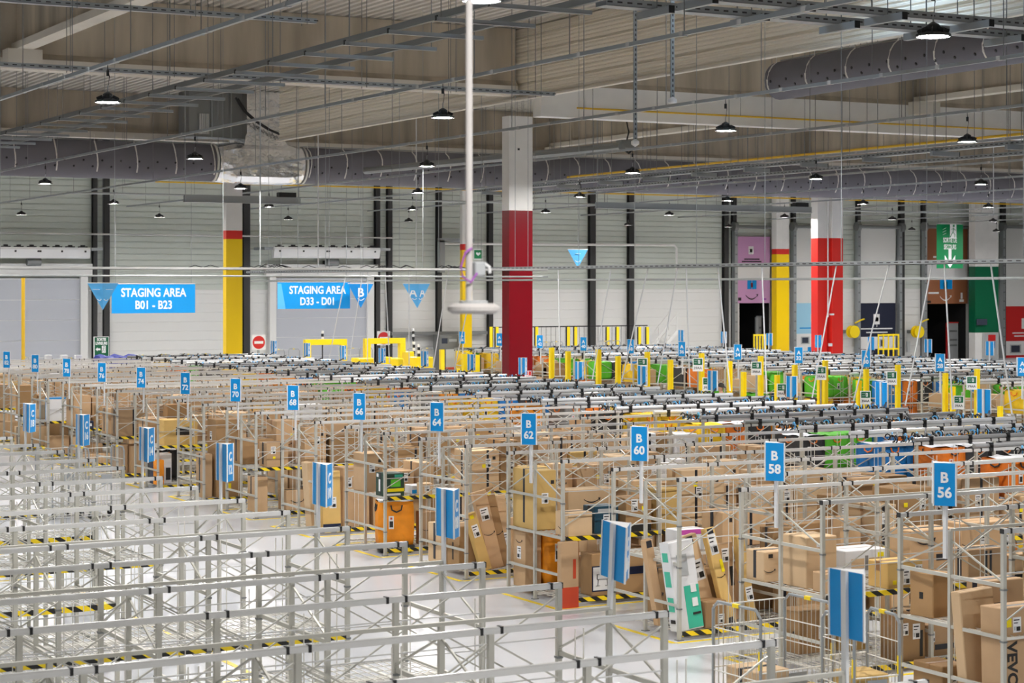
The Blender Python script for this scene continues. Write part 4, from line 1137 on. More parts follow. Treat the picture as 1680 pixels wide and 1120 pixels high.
# --- the parcels one can single out, placed where they stand -------------------------------------------------
ZL, ZM = .112, 1.07
B = dict(B_ROWS)
def row_at(num): return B[num]
HERO = []                                                         # footprints kept free by the filler: (x0, x1, y0, y1, z0, z1)
def keep(x, y, z, dx, dy, dz): HERO.append((x - dx / 2, x + dx / 2, y - dy / 2, y + dy / 2, z, z + dz))
CUR = [56]
def hero(label, px, py, z, dim, **k):
    """stands on the shelf of its row; px fixes where along the row, off pushes it deeper or along"""
    m_ = re.search(r'row B (\d+)', label)
    if m_: CUR[0] = int(m_.group(1))
    rz = k.pop('rz', 0.0); dx, dy = k.pop('off', (0, 0))
    if z < .05: p = at_z(px, py, z) + Vector((dim[0] / 2 + dx, dim[1] / 2 + dy, 0))
    else:
        yf = row_at(CUR[0]) - HW + .05 + max(0, dy)
        yf = min(yf, row_at(CUR[0]) + HW - .05 - dim[1])
        x = max(BX + .04, at_y(px, 466, yf + dim[1]).x + dx)
        p = Vector((x + dim[0] / 2, yf + dim[1] / 2, z))
    e = max(dim[0], dim[1]) if abs(rz) > .2 else 0
    keep(p.x, p.y, z, max(dim[0], e) + .03, max(dim[1], e) + .03 + abs(math.sin(k.get('tilt', 0))) * dim[2] * 2, dim[2])
    return parcel(label, p, rz, dim, **k)
# row B 56
big = hero('big upright brown carton with black VEVOR lettering at the lower right', 1598, 1187, ZL, (1.05, .34, 1.26), m='cardboard', tape=None, labels=[('y', -.29, 1.06, .12, .17)], sticker=('y', -.43, 1.09, .11), tilt=-.03)
text('lettering', 'VEVOR', .20, (-.37, -.174, .56), (0, -1, 0), big, 'print_black', .006, spin=-PI / 2)
for q in range(3): mb = MB(); mb.box(-.47 - .012 * q, -.464 - .012 * q, -.174, -.17, .35, .9 - .1 * q, 'print_black'); mb.build('fine_print', big)
hero('tall brown open-topped carton leaning behind the VEVOR carton', 1568, 1140, ZL, (.50, .16, 1.38), off=(.0, .55), m='cardboard_pale', tape=None, tilt=-.05, tilt_y=-.06)
hero('tall brown carton standing behind the open-topped carton in row B 56', 1585, 1130, ZL, (.62, .30, 1.42), off=(.0, .85), m='cardboard', tape='black', prints=[('y', -.1, 1.1, .1, .12, 'print_black')])
hero('upright brown carton on the middle shelf at the end of row B 56', 1493, 1008, ZM, (.32, .36, .52), off=(.0, 1.30), m='cardboard_dark', tape=None, prints=[('x', 0, .25, .06, .08, 'print_black')], rz=.12)
hero('brown carton with two black tapes on the middle shelf of row B 58', 1560, 968, ZM, (.62, .34, .42), off=(.0, .0), m='cardboard', tape='black', prints=[('y', .08, .2, .04, .38, 'tape_black'), ('y', .0, .2, .04, .38, 'tape_black')])
hero('flat brown carton with a black base band on the middle shelf of row B 58', 1632, 976, ZM, (.48, .30, .30), off=(.0, .0), m='cardboard', tape=None, prints=[('y', 0, .04, .53, .08, 'tape_black')], sticker=('y', .2, .2, .08))
hero('brown carton on the low shelf below the sign B 56', 1470, 1150, ZL, (.30, .50, .42), off=(.0, .9), m='cardboard_pale', tape='black')
hero('large brown carton with shipping labels on the far side of row B 58', 1545, 930, ZM, (.95, .4, .58), off=(.0, 1.2), m='cardboard', tape=None, labels=[('y', -.05, .3, .14, .2), ('y', .35, .3, .12, .18)], smile=('y', -.35, .3, .22), sticker=('y', .40, .42, .09))
# row B 58
hero('brown upright carton with lettering on the low shelf under row B 58', 1444, 1100, ZL, (.42, .40, .58), m='cardboard_dark', tape='brown', labels=[('y', -.12, .42, .09, .16), ('y', .06, .38, .12, .2)], prints=[('y', .14, .22, .05, .34, 'print_black')])
hero('brown carton with a black band beside the upright one in row B 58', 1484, 1062, ZL, (.75, .40, .42), off=(.05, .1), m='cardboard', tape='black', labels=[('y', -.3, .26, .10, .14)], prints=[('y', .05, .12, .6, .07, 'tape_black')], sticker=('y', .2, .35, .08))
hero('golden brown carton with two labels on the middle shelf of row B 58', 1424, 964, ZM, (.58, .40, .34), m='cardboard_gold', tape='brown', labels=[('y', .02, .14, .11, .2), ('y', .22, .2, .12, .18)], sticker=('y', -.18, .08, .06), prints=[('y', -.1, .19, .05, .16, 'print_black')])
hero('small brown carton under the blue sign on the middle shelf of row B 58', 1333, 972, ZM, (.34, .40, .25), m='cardboard', tape='brown')
hero('white plastic wrapped carton with a printed window on row B 58', 1352, 940, ZM, (.72, .45, .34), off=(.0, 1.15), m='carton_white', tape=None, prints=[('y', -.14, .16, .22, .13, 'cardboard_pale'), ('y', .16, .16, .22, .13, 'cardboard_pale'), ('y', 0.01, .16, .05, .2, 'bag_grey'), ('y', .25, .26, .1, .06, 'sticker')])
hero('tall plain brown carton at the end of row B 58', 1284, 940, ZM, (.50, .50, .66), off=(.0, .55), m='cardboard_pale', tape=None, prints=[('y', -.05, .55, .06, .05, 'paper')])
hero('brown carton with a curved smile mark and black tape in row B 58', 1450, 925, ZM, (.80, .45, .55), off=(.1, 1.1), m='cardboard', tape='black', smile=('y', -.15, .42, .34), prints=[('y', .22, .16, .34, .09, 'tape_black')])
# row B 60
hero('brown carton with a smile mark and black stripe at the end of row B 58', 1217, 948, ZM, (.46, .40, .40), off=(.0, 1.25), m='cardboard_pale', tape='black', smile=('y', -.14, .16, .18), prints=[('y', .06, .2, .07, .38, 'tape_black'), ('y', -.12, .34, .07, .05, 'print_black'), ('y', .17, .34, .05, .07, 'carton_navy')])
wg = hero('tall white and mint green carton leaning at the end of row B 60', 1076, 1032, ZL, (.42, .24, 1.26), m='carton_white', tape=None, tilt=-.09, tilt_y=-.10,
     prints=[('y', .08, .32, .25, .60, 'mint'), ('x', 0, 1.05, .14, .13, 'mint'), ('x', 0, .74, .14, .22, 'mint'), ('x', 0, .38, .14, .2, 'mint'), ('y', -.02, .92, .17, .30, 'plastic_grey'), ('y', .11, .58, .09, .12, 'paper'), ('y', .11, .38, .09, .12, 'paper'), ('y', .12, .22, .13, .03, 'print_black'), ('x', 0, .14, .1, .05, 'print_black')])
hero('long slim brown carton with a label leaning by the mint green carton', 1148, 1000, ZL, (.26, .12, 1.32), off=(0, .30), m='cardboard_pale', tape=None, tilt=-.10, tilt_y=-.24, labels=[('y', .02, .80, .16, .30)], prints=[('y', -.02, 1.24, .14, .12, 'tape_black')])
hero('long thin brown carton with a smile mark leaning in row B 60', 1186, 1030, ZL, (.17, .12, 1.42), off=(.0, .08), m='cardboard_gold', tape=None, tilt=-.14, tilt_y=-.19, labels=[('y', 0, 1.18, .13, .3)], smile=('y', 0, .72, .14), prints=[('y', 0, 1.37, .10, .08, 'tape_black'), ('y', 0.0, .06, .10, .1, 'tape_black'), ('y', .06, .85, .05, .18, 'sticker')])
hero('wide brown carton with a printed mark leaning behind the thin one in row B 60', 1180, 1012, ZL, (.44, .14, 1.12), off=(.0, .40), m='cardboard', tape=None, tilt=-.08, tilt_y=-.06, labels=[('y', -.10, .95, .12, .2), ('y', .10, .95, .14, .22)], prints=[('y', -.02, .64, .06, .28, 'print_black')])
hero('small square brown carton at the foot of the leaning cartons in row B 60', 1136, 1034, ZL, (.36, .34, .38), off=(.0, .0), m='cardboard_dark', tape='brown', labels=[('y', .08, .13, .11, .13)])
hero('long thin brown carton leaning at the right of row B 60', 1212, 1000, ZL, (.14, .14, 1.25), off=(.1, .2), m='cardboard_gold', tape=None, tilt=-.08, tilt_y=-.14, labels=[('y', 0, .4, .12, .2)], sticker=('y', 0, 1.12, .08))
hero('large brown carton with a dark vertical tape on the middle shelf of row B 60', 1160, 880, ZM, (.80, .55, .52), off=(-.1, 1.1), m='cardboard', tape='black', prints=[('y', .12, .26, .05, .52, 'tape_black'), ('y', -.25, .4, .05, .06, 'print_black')])
hero('magenta edged white carton on the middle shelf of row B 60', 1092, 872, ZM, (.5, .3, .32), off=(.0, 1.0), m='carton_white', tape=None, prints=[('y', 0, .28, .48, .07, 'magenta'), ('y', .2, .12, .06, .2, 'plastic_grey')])
hero('slim brown carton leaning behind the mint green carton', 1064, 990, ZL, (.14, .12, 1.25), off=(.0, .55), m='cardboard', tape=None, tilt=-.05, tilt_y=-.16, prints=[('y', 0, 1.18, .09, .1, 'tape_black')])
# row B 62
hero('brown carton with a smile mark on the middle shelf end of row B 62', 911, 872, ZM, (.44, .40, .37), m='cardboard_pale', tape='black', smile=('x', 0.0, .14, .2), labels=[])
tealb = hero('dark teal printed carton on the middle shelf of row B 62', 952, 866, ZM, (.44, .36, .43), off=(.05, .1), m='carton_teal', tape='black', labels=[('y', .0, .2, .12, .2)], sticker=('y', .19, .14, .07), prints=[('y', -.02, .36, .28, .06, 'plastic_grey'), ('y', .12, .1, .12, .16, 'print_black')])
hero('brown carton with a black base beside the teal carton in row B 62', 1000, 862, ZM, (.48, .40, .54), off=(.06, .05), m='cardboard_dark', tape=None, labels=[('y', -.08, .42, .12, .2)], sticker=('y', .10, .36, .09), prints=[('y', 0, .06, .46, .12, 'print_black')])
hero('brown carton with a smile mark behind on the middle shelf of row B 62', 905, 846, ZM, (.9, .36, .58), off=(.1, 1.2), m='cardboard_pale', tape=None, smile=('y', .0, .42, .3))
crib = hero('wide brown carton with a white picture of a cot on row B 62', 952, 985, ZL, (1.15, .35, .66), off=(.0, .0), m='cardboard_dark', tape=None, prints=[('y', -.38, .27, .38, .40, 'carton_navy'), ('y', -.38, .27, .34, .36, 'paper'), ('y', .3, .36, .4, .12, 'carton_navy')])
mb = MB()
for a, b in (((-.48, .34), (-.28, .34)), ((-.48, .26), (-.28, .26)), ((-.48, .34), (-.48, .26)), ((-.28, .34), (-.28, .26)), ((-.46, .26), (-.47, .16)), ((-.30, .26), (-.29, .16)), ((-.50, .16), (-.43, .16)), ((-.33, .16), (-.26, .16))): mb.bar((a[0], -.184, a[1]), (b[0], -.184, b[1]), .012, 'print_black', .004)
mb.build('cot_drawing', crib)
hero('slim upright carton with a red printed base beside the orange bag', 915, 997, .004, (.32, .12, 1.02), off=(.0, -.1), m='cardboard', tape=None, prints=[('y', 0, .16, .31, .32, 'ink_red'), ('x', 0, .16, .11, .32, 'ink_red'), ('y', .08, .6, .05, .3, 'ink_red')])
hero('brown carton standing on end behind the orange bag in row B 62', 842, 950, ZL, (.3, .4, .9), off=(.0, 1.25), m='cardboard', tape=None, labels=[('x', 0, .55, .13, .2)], smile=('x', 0, .75, .2))
# row B 64
for q, (px, py, w_, h, ty, tl, m_, lab, lb, sm) in enumerate(((786, 952, .20, 1.02, -.27, -.10, 'cardboard_gold', 'slim pale carton with a yellow print leaning at the end of row B 64', .7, None),
        (800, 938, .26, 1.36, -.20, -.12, 'cardboard', 'long brown carton with a smile mark leaning in row B 64', .95, .62),
        (815, 934, .22, 1.40, -.22, -.06, 'cardboard_dark', 'long brown carton leaning behind the smile-marked one in row B 64', None, .6),
        (824, 940, .18, 1.22, -.10, -.10, 'cardboard_pale', 'long pale carton with a label leaning in the middle of row B 64', .45, None),
        (838, 944, .36, .80, -.05, -.08, 'cardboard_pale', 'short wide carton with a label leaning at the right of row B 64', .66, None))):
    hero(lab, px, py, ZL, (w_, .12, h), off=(0, .14 * q), m=m_, tape=None, tilt=tl, tilt_y=ty, labels=[('y', 0, lb * 1.0, w_ * .6, .22)] if lb else [], smile=('y', 0, sm, w_ * .8) if sm else None, sticker=('y', 0, h * .93, .07) if q % 2 == 0 else None)
hero('upright brown carton with lettering standing at the end of row B 64', 706, 942, ZL, (.34, .46, .74), off=(.02, .3), m='cardboard_dark', tape=None, prints=[('x', .0, .3, .05, .3, 'print_black')])
hero('brown carton with a smile mark standing by the orange bag on row B 66', 682, 908, ZL, (.34, .26, .62), off=(.0, .2), m='cardboard', tape=None, smile=('y', -.08, .3, .16), prints=[('y', .14, .3, .015, .6, 'tape_black')])
hero('white plastic tub behind the leaning cartons in row B 64', 800, 825, ZM, (.52, .42, .34), off=(.75, .4), m='carton_white', tape=None, prints=[('y', .02, .22, .06, .05, 'print_black')], name='white_tub', cat='tub')
# row B 66
gb = hero('dark green printed carton on the middle shelf end of row B 66', 612, 812, ZM, (.40, .40, .43), off=(.0, .05), m='carton_green', tape='black', prints=[('y', .02, .25, .2, .14, 'bag_green'), ('y', .02, .12, .34, .06, 'sticker'), ('y', -.02, .04, .28, .04, 'paper'), ('y', .08, .38, .16, .05, 'mint'), ('x', .02, .2, .07, .22, 'paper'), ('x', .1, .38, .08, .06, 'paper')])
hero('small blue trimmed carton right of the green one in row B 66', 660, 800, ZM, (.34, .3, .16), off=(.05, .3), m='carton_white', tape=None, prints=[('y', 0, .04, .32, .07, 'sign_blue')])
hero('small pale carton on the middle shelf of row B 66', 674, 806, ZM, (.22, .22, .22), off=(.12, .0), m='cardboard_pale', tape=None, labels=[('y', 0, .12, .1, .1)])
# row B 68
hero('tall brown carton with a slanted label at the end of row B 68', 548, 866, ZL, (.58, .45, 1.20), off=(.0, .1), m='cardboard', tape=None, labels=[('y', -.16, .90, .13, .2)], prints=[('y', .12, .9, .03, .5, 'cardboard_gold')])
hero('tall thin board carton leaning at the end of row B 68', 498, 862, ZL, (.14, .3, 1.32), off=(.05, .3), m='cardboard_pale', tape=None, tilt_y=-.08)
hero('carton with a blue base and a label behind the sign at row B 68', 528, 872, ZL, (.40, .12, 1.15), off=(-.03, -.12), m='cardboard_gold', tape=None, labels=[('y', .03, .52, .15, .22)], prints=[('y', 0, .05, .38, .1, 'carton_navy')], tilt=-.05)
hero('pale brown carton with a label at the right of row B 68', 584, 866, ZL, (.4, .42, .84), off=(.2, .1), m='cardboard', tape=None, labels=[('y', -.05, .6, .12, .2), ('y', .05, .18, .14, .16)])
# rows B 70 - B 78 near the aisle
hero('brown carton with a black tape band at the end of row B 70', 425, 765, ZM, (.50, .45, .52), off=(.0, .1), m='cardboard', tape='black', labels=[('y', -.1, .36, .11, .16)], sticker=('y', -.08, .2, .06), prints=[('y', .08, .26, .04, .5, 'tape_black')])
hero('very tall open brown carton at the end of row B 72', 340, 826, ZL, (.62, .60, 1.78), off=(.0, .05), m='cardboard_dark', tape=None, sticker=('y', -.02, .25, .14), labels=[('x', 0.05, 1.4, .14, .2)], prints=[('y', 0, .92, .6, .015, 'cardboard_dark')])
hero('pair-taped narrow carton at the end of row B 72', 322, 812, ZL, (.22, .5, 1.0), off=(-.2, .1), m='cardboard', tape='black', prints=[('x', 0, .8, .12, .1, 'tape_black'), ('x', 0, .25, .12, .1, 'tape_black')])
hero('golden brown carton with a dark printed picture on row B 74', 258, 740, ZM, (.86, .5, .62), off=(.0, .1), m='cardboard_gold', tape=None, labels=[('y', .30, .28, .1, .18)], prints=[('y', .05, .34, .34, .2, 'print_black')], sticker=('y', .28, .5, .06))
hero('white carton with a blue edge at the end of row B 74', 200, 784, ZL, (.46, .3, .74), off=(.0, .4), m='carton_white', tape=None, prints=[('x', 0, .36, .26, .70, 'carton_navy'), ('y', .14, .24, .12, .3, 'print_black')])
hero('orange box standing beside the white carton at row B 74', 228, 788, ZL, (.2, .26, .60), off=(.05, .2), m='bag_amber', tape=None, name='orange_box')
hero('dark blue printed carton at the end of row B 78', 78, 698, ZM, (.36, .3, .2), off=(.0, .1), m='carton_navy', tape=None, prints=[('y', .08, .1, .1, .08, 'paper')])
hero('large brown carton with black tape at the end of row B 76', 140, 730, ZM, (.78, .5, .72), off=(.0, .1), m='cardboard', tape='black', prints=[('y', .05, .36, .05, .7, 'tape_black')])
hero('white carton on the upper level at the end of row B 80', 34, 690, ZM, (.55, .4, .62), off=(.0, .0), m='carton_white', tape=None, labels=[('y', .1, .3, .14, .2)])
hero('bright blue carton near the top of row B 80', 74, 670, ZM, (.5, .4, .66), off=(.0, .2), m='sign_blue', tape=None, prints=[('y', 0, .1, .48, .15, 'paper')])

# --- filler: parcels on the remaining shelves -----------------------------------------------------------------
rnd = random.Random(21)
NO_MID = no_mid
cand = []
SZW = ['small', 'medium-sized', 'large']
for ri, (num, y0) in enumerate(B_ROWS):
    for i in range(4):
        for lv, z in ((0, ZL), (1, ZM)):
            if lv == 0 and i >= (4 if ri < 6 else (2 if ri < 10 else 1)): continue
            hmax = .92 if lv == 0 else .98
            for side, yc in (('near', y0 - .44), ('far', y0 + .44)):
                if side == 'far' and lv == 0 and ri > 4: continue
                if i == 0 and (num in (60, 56) and lv == 1): continue
                if side == 'near' and i == 0 and (num <= 68 or (lv == 0 and num in (72, 74))): continue
                if (num, i) in NO_MID and lv == 1: continue
                x = BX + i * BBAY + .06; xe = BX + (i + 1) * BBAY - .06
                while x < xe - .22:
                    wd = min(rnd.choice([.3, .38, .45, .55, .62, .75, .85]), xe - x); dp = rnd.uniform(.34, .76); h = rnd.uniform(.25, hmax) if rnd.random() < .6 else rnd.uniform(.5, hmax)
                    if lv == 1 and ri > 5: h = rnd.uniform(.5, hmax); wd = min(xe - x, max(wd, .5))
                    cx, cy = x + wd / 2, yc + rnd.uniform(-.03, .03)
                    x += wd + rnd.uniform(.015, .07)
                    if rnd.random() < (.10 if lv else .18): continue
                    hit = any(cx + wd / 2 > a and cx - wd / 2 < b and cy + dp / 2 > c and cy - dp / 2 < d and z + h > e and z < f for a, b, c, d, e, f in HERO)
                    if hit: continue
                    q = pix((cx, cy, z + h)) ; q2 = pix((cx, cy, z))
                    if q is None or q[0] < -60 or q[0] > 1750 or q[1] > 1180: continue
                    size = wd * h * (FPX / q[2]) ** 2 * (1.0 if side == 'near' else .45) * (1.0 if lv else (.5 if ri > 3 or i > 0 else .9))
                    cand.append((size, ri, num, i, lv, side, (cx, cy, z), (wd, dp, h)))
cand.sort(key=lambda c: -c[0])
NHERO = sum(1 for o in COL.objects if o.get('category') == 'box')
single, rest = cand[:298 - NHERO], cand[298 - NHERO:560]
single.sort(key=lambda c: (c[1], c[4], c[5], c[6][0]))
seen = {}
TONE_P = ['cardboard'] * 7 + ['cardboard_pale'] * 5 + ['cardboard_dark'] * 3 + ['cardboard_gold'] * 2 + ['carton_white']
for size, ri, num, i, lv, side, (cx, cy, z), (wd, dp, h) in single:
    m_ = rnd.choice(TONE_P if lv else TONE_P[:-1])
    pick = rnd.random()
    tape = 'black' if pick < .45 else ('brown' if pick < .8 else None)
    near = ri < 9
    labs = [('y', rnd.uniform(-.2, .2) * wd, h * rnd.uniform(.45, .75), .12, .17)] if near and rnd.random() < .55 else []
    if near and i == 0 and rnd.random() < .3: labs.append(('x', 0, h * .6, .12, .17))
    st = ('y', rnd.uniform(-.35, .35) * wd, h * rnd.uniform(.6, .85), .075) if near and rnd.random() < .28 else None
    sm = ('y', rnd.uniform(-.15, .15) * wd, h * rnd.uniform(.4, .6), wd * .42) if near and rnd.random() < .25 else None
    if near and sm is None and i == 0 and rnd.random() < .35: sm = ('x', 0, h * .5, dp * .5)
    pr = [('y', wd * rnd.uniform(-.25, .25), h * .5, .05, h, 'tape_black')] if rnd.random() < .25 else []
    if near and rnd.random() < .3: pr.append(('y', wd * .32, h * .8, .06, .06, 'print_black'))
    key = (num, lv, side); seen[key] = seen.get(key, 0) + 1
    szw = 'small' if wd * h < .16 else ('large' if wd * h > .38 else 'medium')
    rn = f'row B {num}' if num <= 82 else f'{ORD[(num - 84) // 2]} row beyond B 82'
    if near:
        n_ = seen[key]
        lab = f'{szw} {TONES[m_]} box {ORD[n_ - 1]} from the sign, {side} side, {"middle" if lv else "bottom"} shelf, {rn}'
    else:
        n_ = seen[key]
        lab = f'{szw} {TONES[m_]} box {ORD[n_ - 1]} along, {side} side, {"middle" if lv else "bottom"} shelf, {rn}'
    parcel(lab, (cx, cy, z), rnd.uniform(-.03, .03), (wd, dp, h), m=m_, tape=tape, labels=labs, sticker=st, smile=sm, prints=pr, group='parcels on the rack shelves')
mb = MB()
for size, ri, num, i, lv, side, (cx, cy, z), (wd, dp, h) in rest:
    k = len(mb.v); mb.rbox(cx - wd / 2, cx + wd / 2, cy - dp / 2, cy + dp / 2, z, z + h, rnd.choice(TONE_P[:15]), .01)
    if rnd.random() < .5: mb.box(cx - wd / 2 - .003, cx + wd / 2 + .003, cy - .03, cy + .03, z + h * .5, z + h + .004, 'tape_black')
far_mb = mb

# ------------------------------------------------------------------ tote bags
def bag_parts(col, w_, d_, h, handle='bag_orange'):
    rr = random.Random(hash((col, round(w_ * 100))) % 1000); mb = MB(); n = 5
    rows = []
    prof = [(0, .96), (.15, 1.0), (.5, 1.015), (.85, 1.0), (1.0, .97)]
    loop = []
    for i in range(n): loop.append((-w_ / 2 + w_ * i / n, -d_ / 2))
    for i in range(n): loop.append((w_ / 2, -d_ / 2 + d_ * i / n))
    for i in range(n): loop.append((w_ / 2 - w_ * i / n, d_ / 2))
    for i in range(n): loop.append((-w_ / 2, d_ / 2 - d_ * i / n))
    N = len(loop); vs = []
    for t, s_ in prof:
        for x, y in loop: vs.append((x * s_ + rr.uniform(-.008, .008), y * s_ + rr.uniform(-.008, .008), t * h + (rr.uniform(-.015, .01) if t == 1 else 0)))
    fs = [(i * N + j, i * N + (j + 1) % N, (i + 1) * N + (j + 1) % N, (i + 1) * N + j) for i in range(len(prof) - 1) for j in range(N)] + [tuple(range(N - 1, -1, -1))]
    mb.add(vs, fs, 'bag_' + col); body = mb.mesh('tote_bag', True)
    mb = MB(); mid = (0, 0, h * 1.03); ring = [(x * .95, y * .95, h * .985 + rr.uniform(-.01, .04)) for x, y in loop]
    mb.add(ring + [mid], [(j, (j + 1) % N, N) for j in range(N)], 'carton_white' if col in ('blue', 'orange', 'amber', 'black') else 'bag_' + col); lin = mb.mesh('lining')
    mb = MB()
    for y in (-d_ / 2 - .012,): mb.tube([(-w_ * .16, y, h * .93), (-w_ * .13, y - .012, h * .82), (0, y - .018, h * .77), (w_ * .13, y - .012, h * .82), (w_ * .16, y, h * .93)], .014, handle, 6)
    hy = mb.mesh('handle')
    mb = MB(); x = -w_ / 2 - .012; mb.tube([(x, -d_ * .16, h * .93), (x - .012, -d_ * .13, h * .82), (x - .018, 0, h * .77), (x - .012, d_ * .13, h * .82), (x, d_ * .16, h * .93)], .014, handle, 6)
    hx = mb.mesh('handle')
    mb = MB(); mb.box(-w_ * .22, -w_ * .08, -d_ / 2 - .018, -d_ / 2 + .005, h * .38, h * .68, 'paper'); mb.box(-w_ * .20, -w_ * .10, -d_ / 2 - .02, -d_ / 2 - .017, h * .42, h * .56, 'print_black'); mb.box(-w_ * .18, -w_ * .12, -d_ / 2 - .02, -d_ / 2 - .017, h * .60, h * .65, 'ink_red'); lb = mb.mesh('label_pocket')
    return body, lin, hy, hx, lb
def tote(label, loc, rz, parts, group, full=True):
    body, lin, hy, hx, lb = parts
    o = tag(put('tote_bag', body, None, loc, (0, 0, rz)), label, 'bag', group)
    put('lining', lin, o)
    if full: put('handle', hy, o); put('handle', hx, o); put('label_pocket', lb, o)
    return o
COLS = ['blue', 'green', 'orange', 'yellow', 'black', 'grey', 'amber']
CNAME = {'blue': 'blue', 'green': 'bright green', 'orange': 'orange', 'yellow': 'yellow', 'black': 'black', 'grey': 'grey', 'amber': 'amber orange'}
BAGS = {c: bag_parts(c, .54, .74, .62, 'bag_black' if c in ('orange', 'amber') else 'bag_orange') for c in COLS}
def dolly(o, w_, d_):
    mb = MB(); mb.rbox(-w_ / 2 - .02, w_ / 2 + .02, -d_ / 2 - .02, d_ / 2 + .02, -.09, -.0, 'dolly', .02)
    for sx in (-1, 1):
        for sy in (-1, 1): mb.tube([(sx * w_ * .4, sy * d_ * .4 - .015, -.115), (sx * w_ * .4, sy * d_ * .4 + .015, -.115)], .035, 'rubber', 10)
    mb.build('dolly', o)
def tall_bag(label, px, py, w_, d_, h, col, rz=0, off=(0, 0), handle='bag_black'):
    p = at_z(px, py, 0); o = tote(label, (p.x + off[0], p.y + off[1], .15), rz, bag_parts(col, w_, d_, h, handle), 'tall bags at the rack ends')
    dolly(o, w_, d_); return o
tall_bag('tall amber orange bag on a black dolly at the end of row B 66', 647, 904, .66, .55, .80, 'amber', -.30)
tall_bag('tall orange bag with a white lining at the end of row B 62', 908, 968, .62, .56, .96, 'amber', 0)
tall_bag('tall black bag with orange handles at the end of row B 74', 266, 792, .66, .62, .70, 'black', -.1, (.0, .0), 'bag_orange')
rnd = random.Random(77)
cnt = {}; far_boxes = []
for blk, rows, X0_, bays, bay in (('B', B_ROWS, BX, (4, 5, 6), BBAY), ('A', A_ROWS, AX, (0, 1, 2), ABAY)):
    for ri, (num, y0) in enumerate(rows):
        for i in bays:
            for lv, z in enumerate((.106, .856, 1.526)):
                if blk == 'B' and lv < 2 and ri > 3: continue
                if blk == 'A' and lv < 2 and i > 0: continue
                if blk == 'A' and lv == 0: continue
                if i == 2 and blk == 'A' and ri > 5: continue
                for s_ in (-1, 1):
                    if s_ > 0 and (lv < 2 or i > 0 + 4 * (blk == 'B')) : continue
                    for j in range(3):
                        x = X0_ + i * bay + .32 + j * .565; y = y0 + s_ * .45
                        q = pix((x, y, z + .5))
                        if q is None or q[0] < -30 or q[0] > 1710: continue
                        if rnd.random() < .16: continue
                        if rnd.random() < .42 and blk == 'A':
                            c = None
                        else: c = rnd.choice(['blue', 'blue', 'green', 'orange', 'orange', 'yellow', 'yellow', 'black', 'black', 'grey', 'amber'] if blk == 'B' else ['blue', 'blue', 'green', 'green', 'orange', 'yellow', 'black'])
                        if c is None:
                            bw, bh = rnd.uniform(.3, .5), rnd.uniform(.25, .6); far_boxes.append((x, y, z, bw, .6, bh)); continue
                        k = (blk, num, lv, s_); cnt[k] = cnt.get(k, 0) + 1
                        rn = f'rack of sign {blk} {num}' if (blk == 'A' or num <= 82) else f'{ORD[(num - 84) // 2]} rack beyond B 82'
                        lab = f'{CNAME[c]} tote bag, {ORD[cnt[k] - 1]} on the {("low", "middle", "top")[lv]} shelf, {"near" if s_ < 0 else "far"} side, {rn}'
                        tote(lab, (x, y, z), rnd.uniform(-.05, .05), BAGS[c], 'tote bags in the racks', full=(q[2] < 62))
for num, y0 in A_ROWS:
    for i in range(3):
        for z in (.106, .856, 1.526):
            for j in range(3):
                if rnd.random() < .8: far_boxes.append((AX + i * ABAY + .32 + j * .565, y0 + .45, z, rnd.uniform(.35, .52), .6, rnd.uniform(.3, .62)))
for x, y, z, bw, bd, bh in far_boxes: far_mb.rbox(x - bw / 2, x + bw / 2, y - bd / 2, y + bd / 2, z, z + bh, rnd.choice(TONE_P[:15]), .01)
o = far_mb.build('distant_parcels'); tag(o, 'many small brown parcels deep in the far rack rows', 'boxes', None, 'stuff')
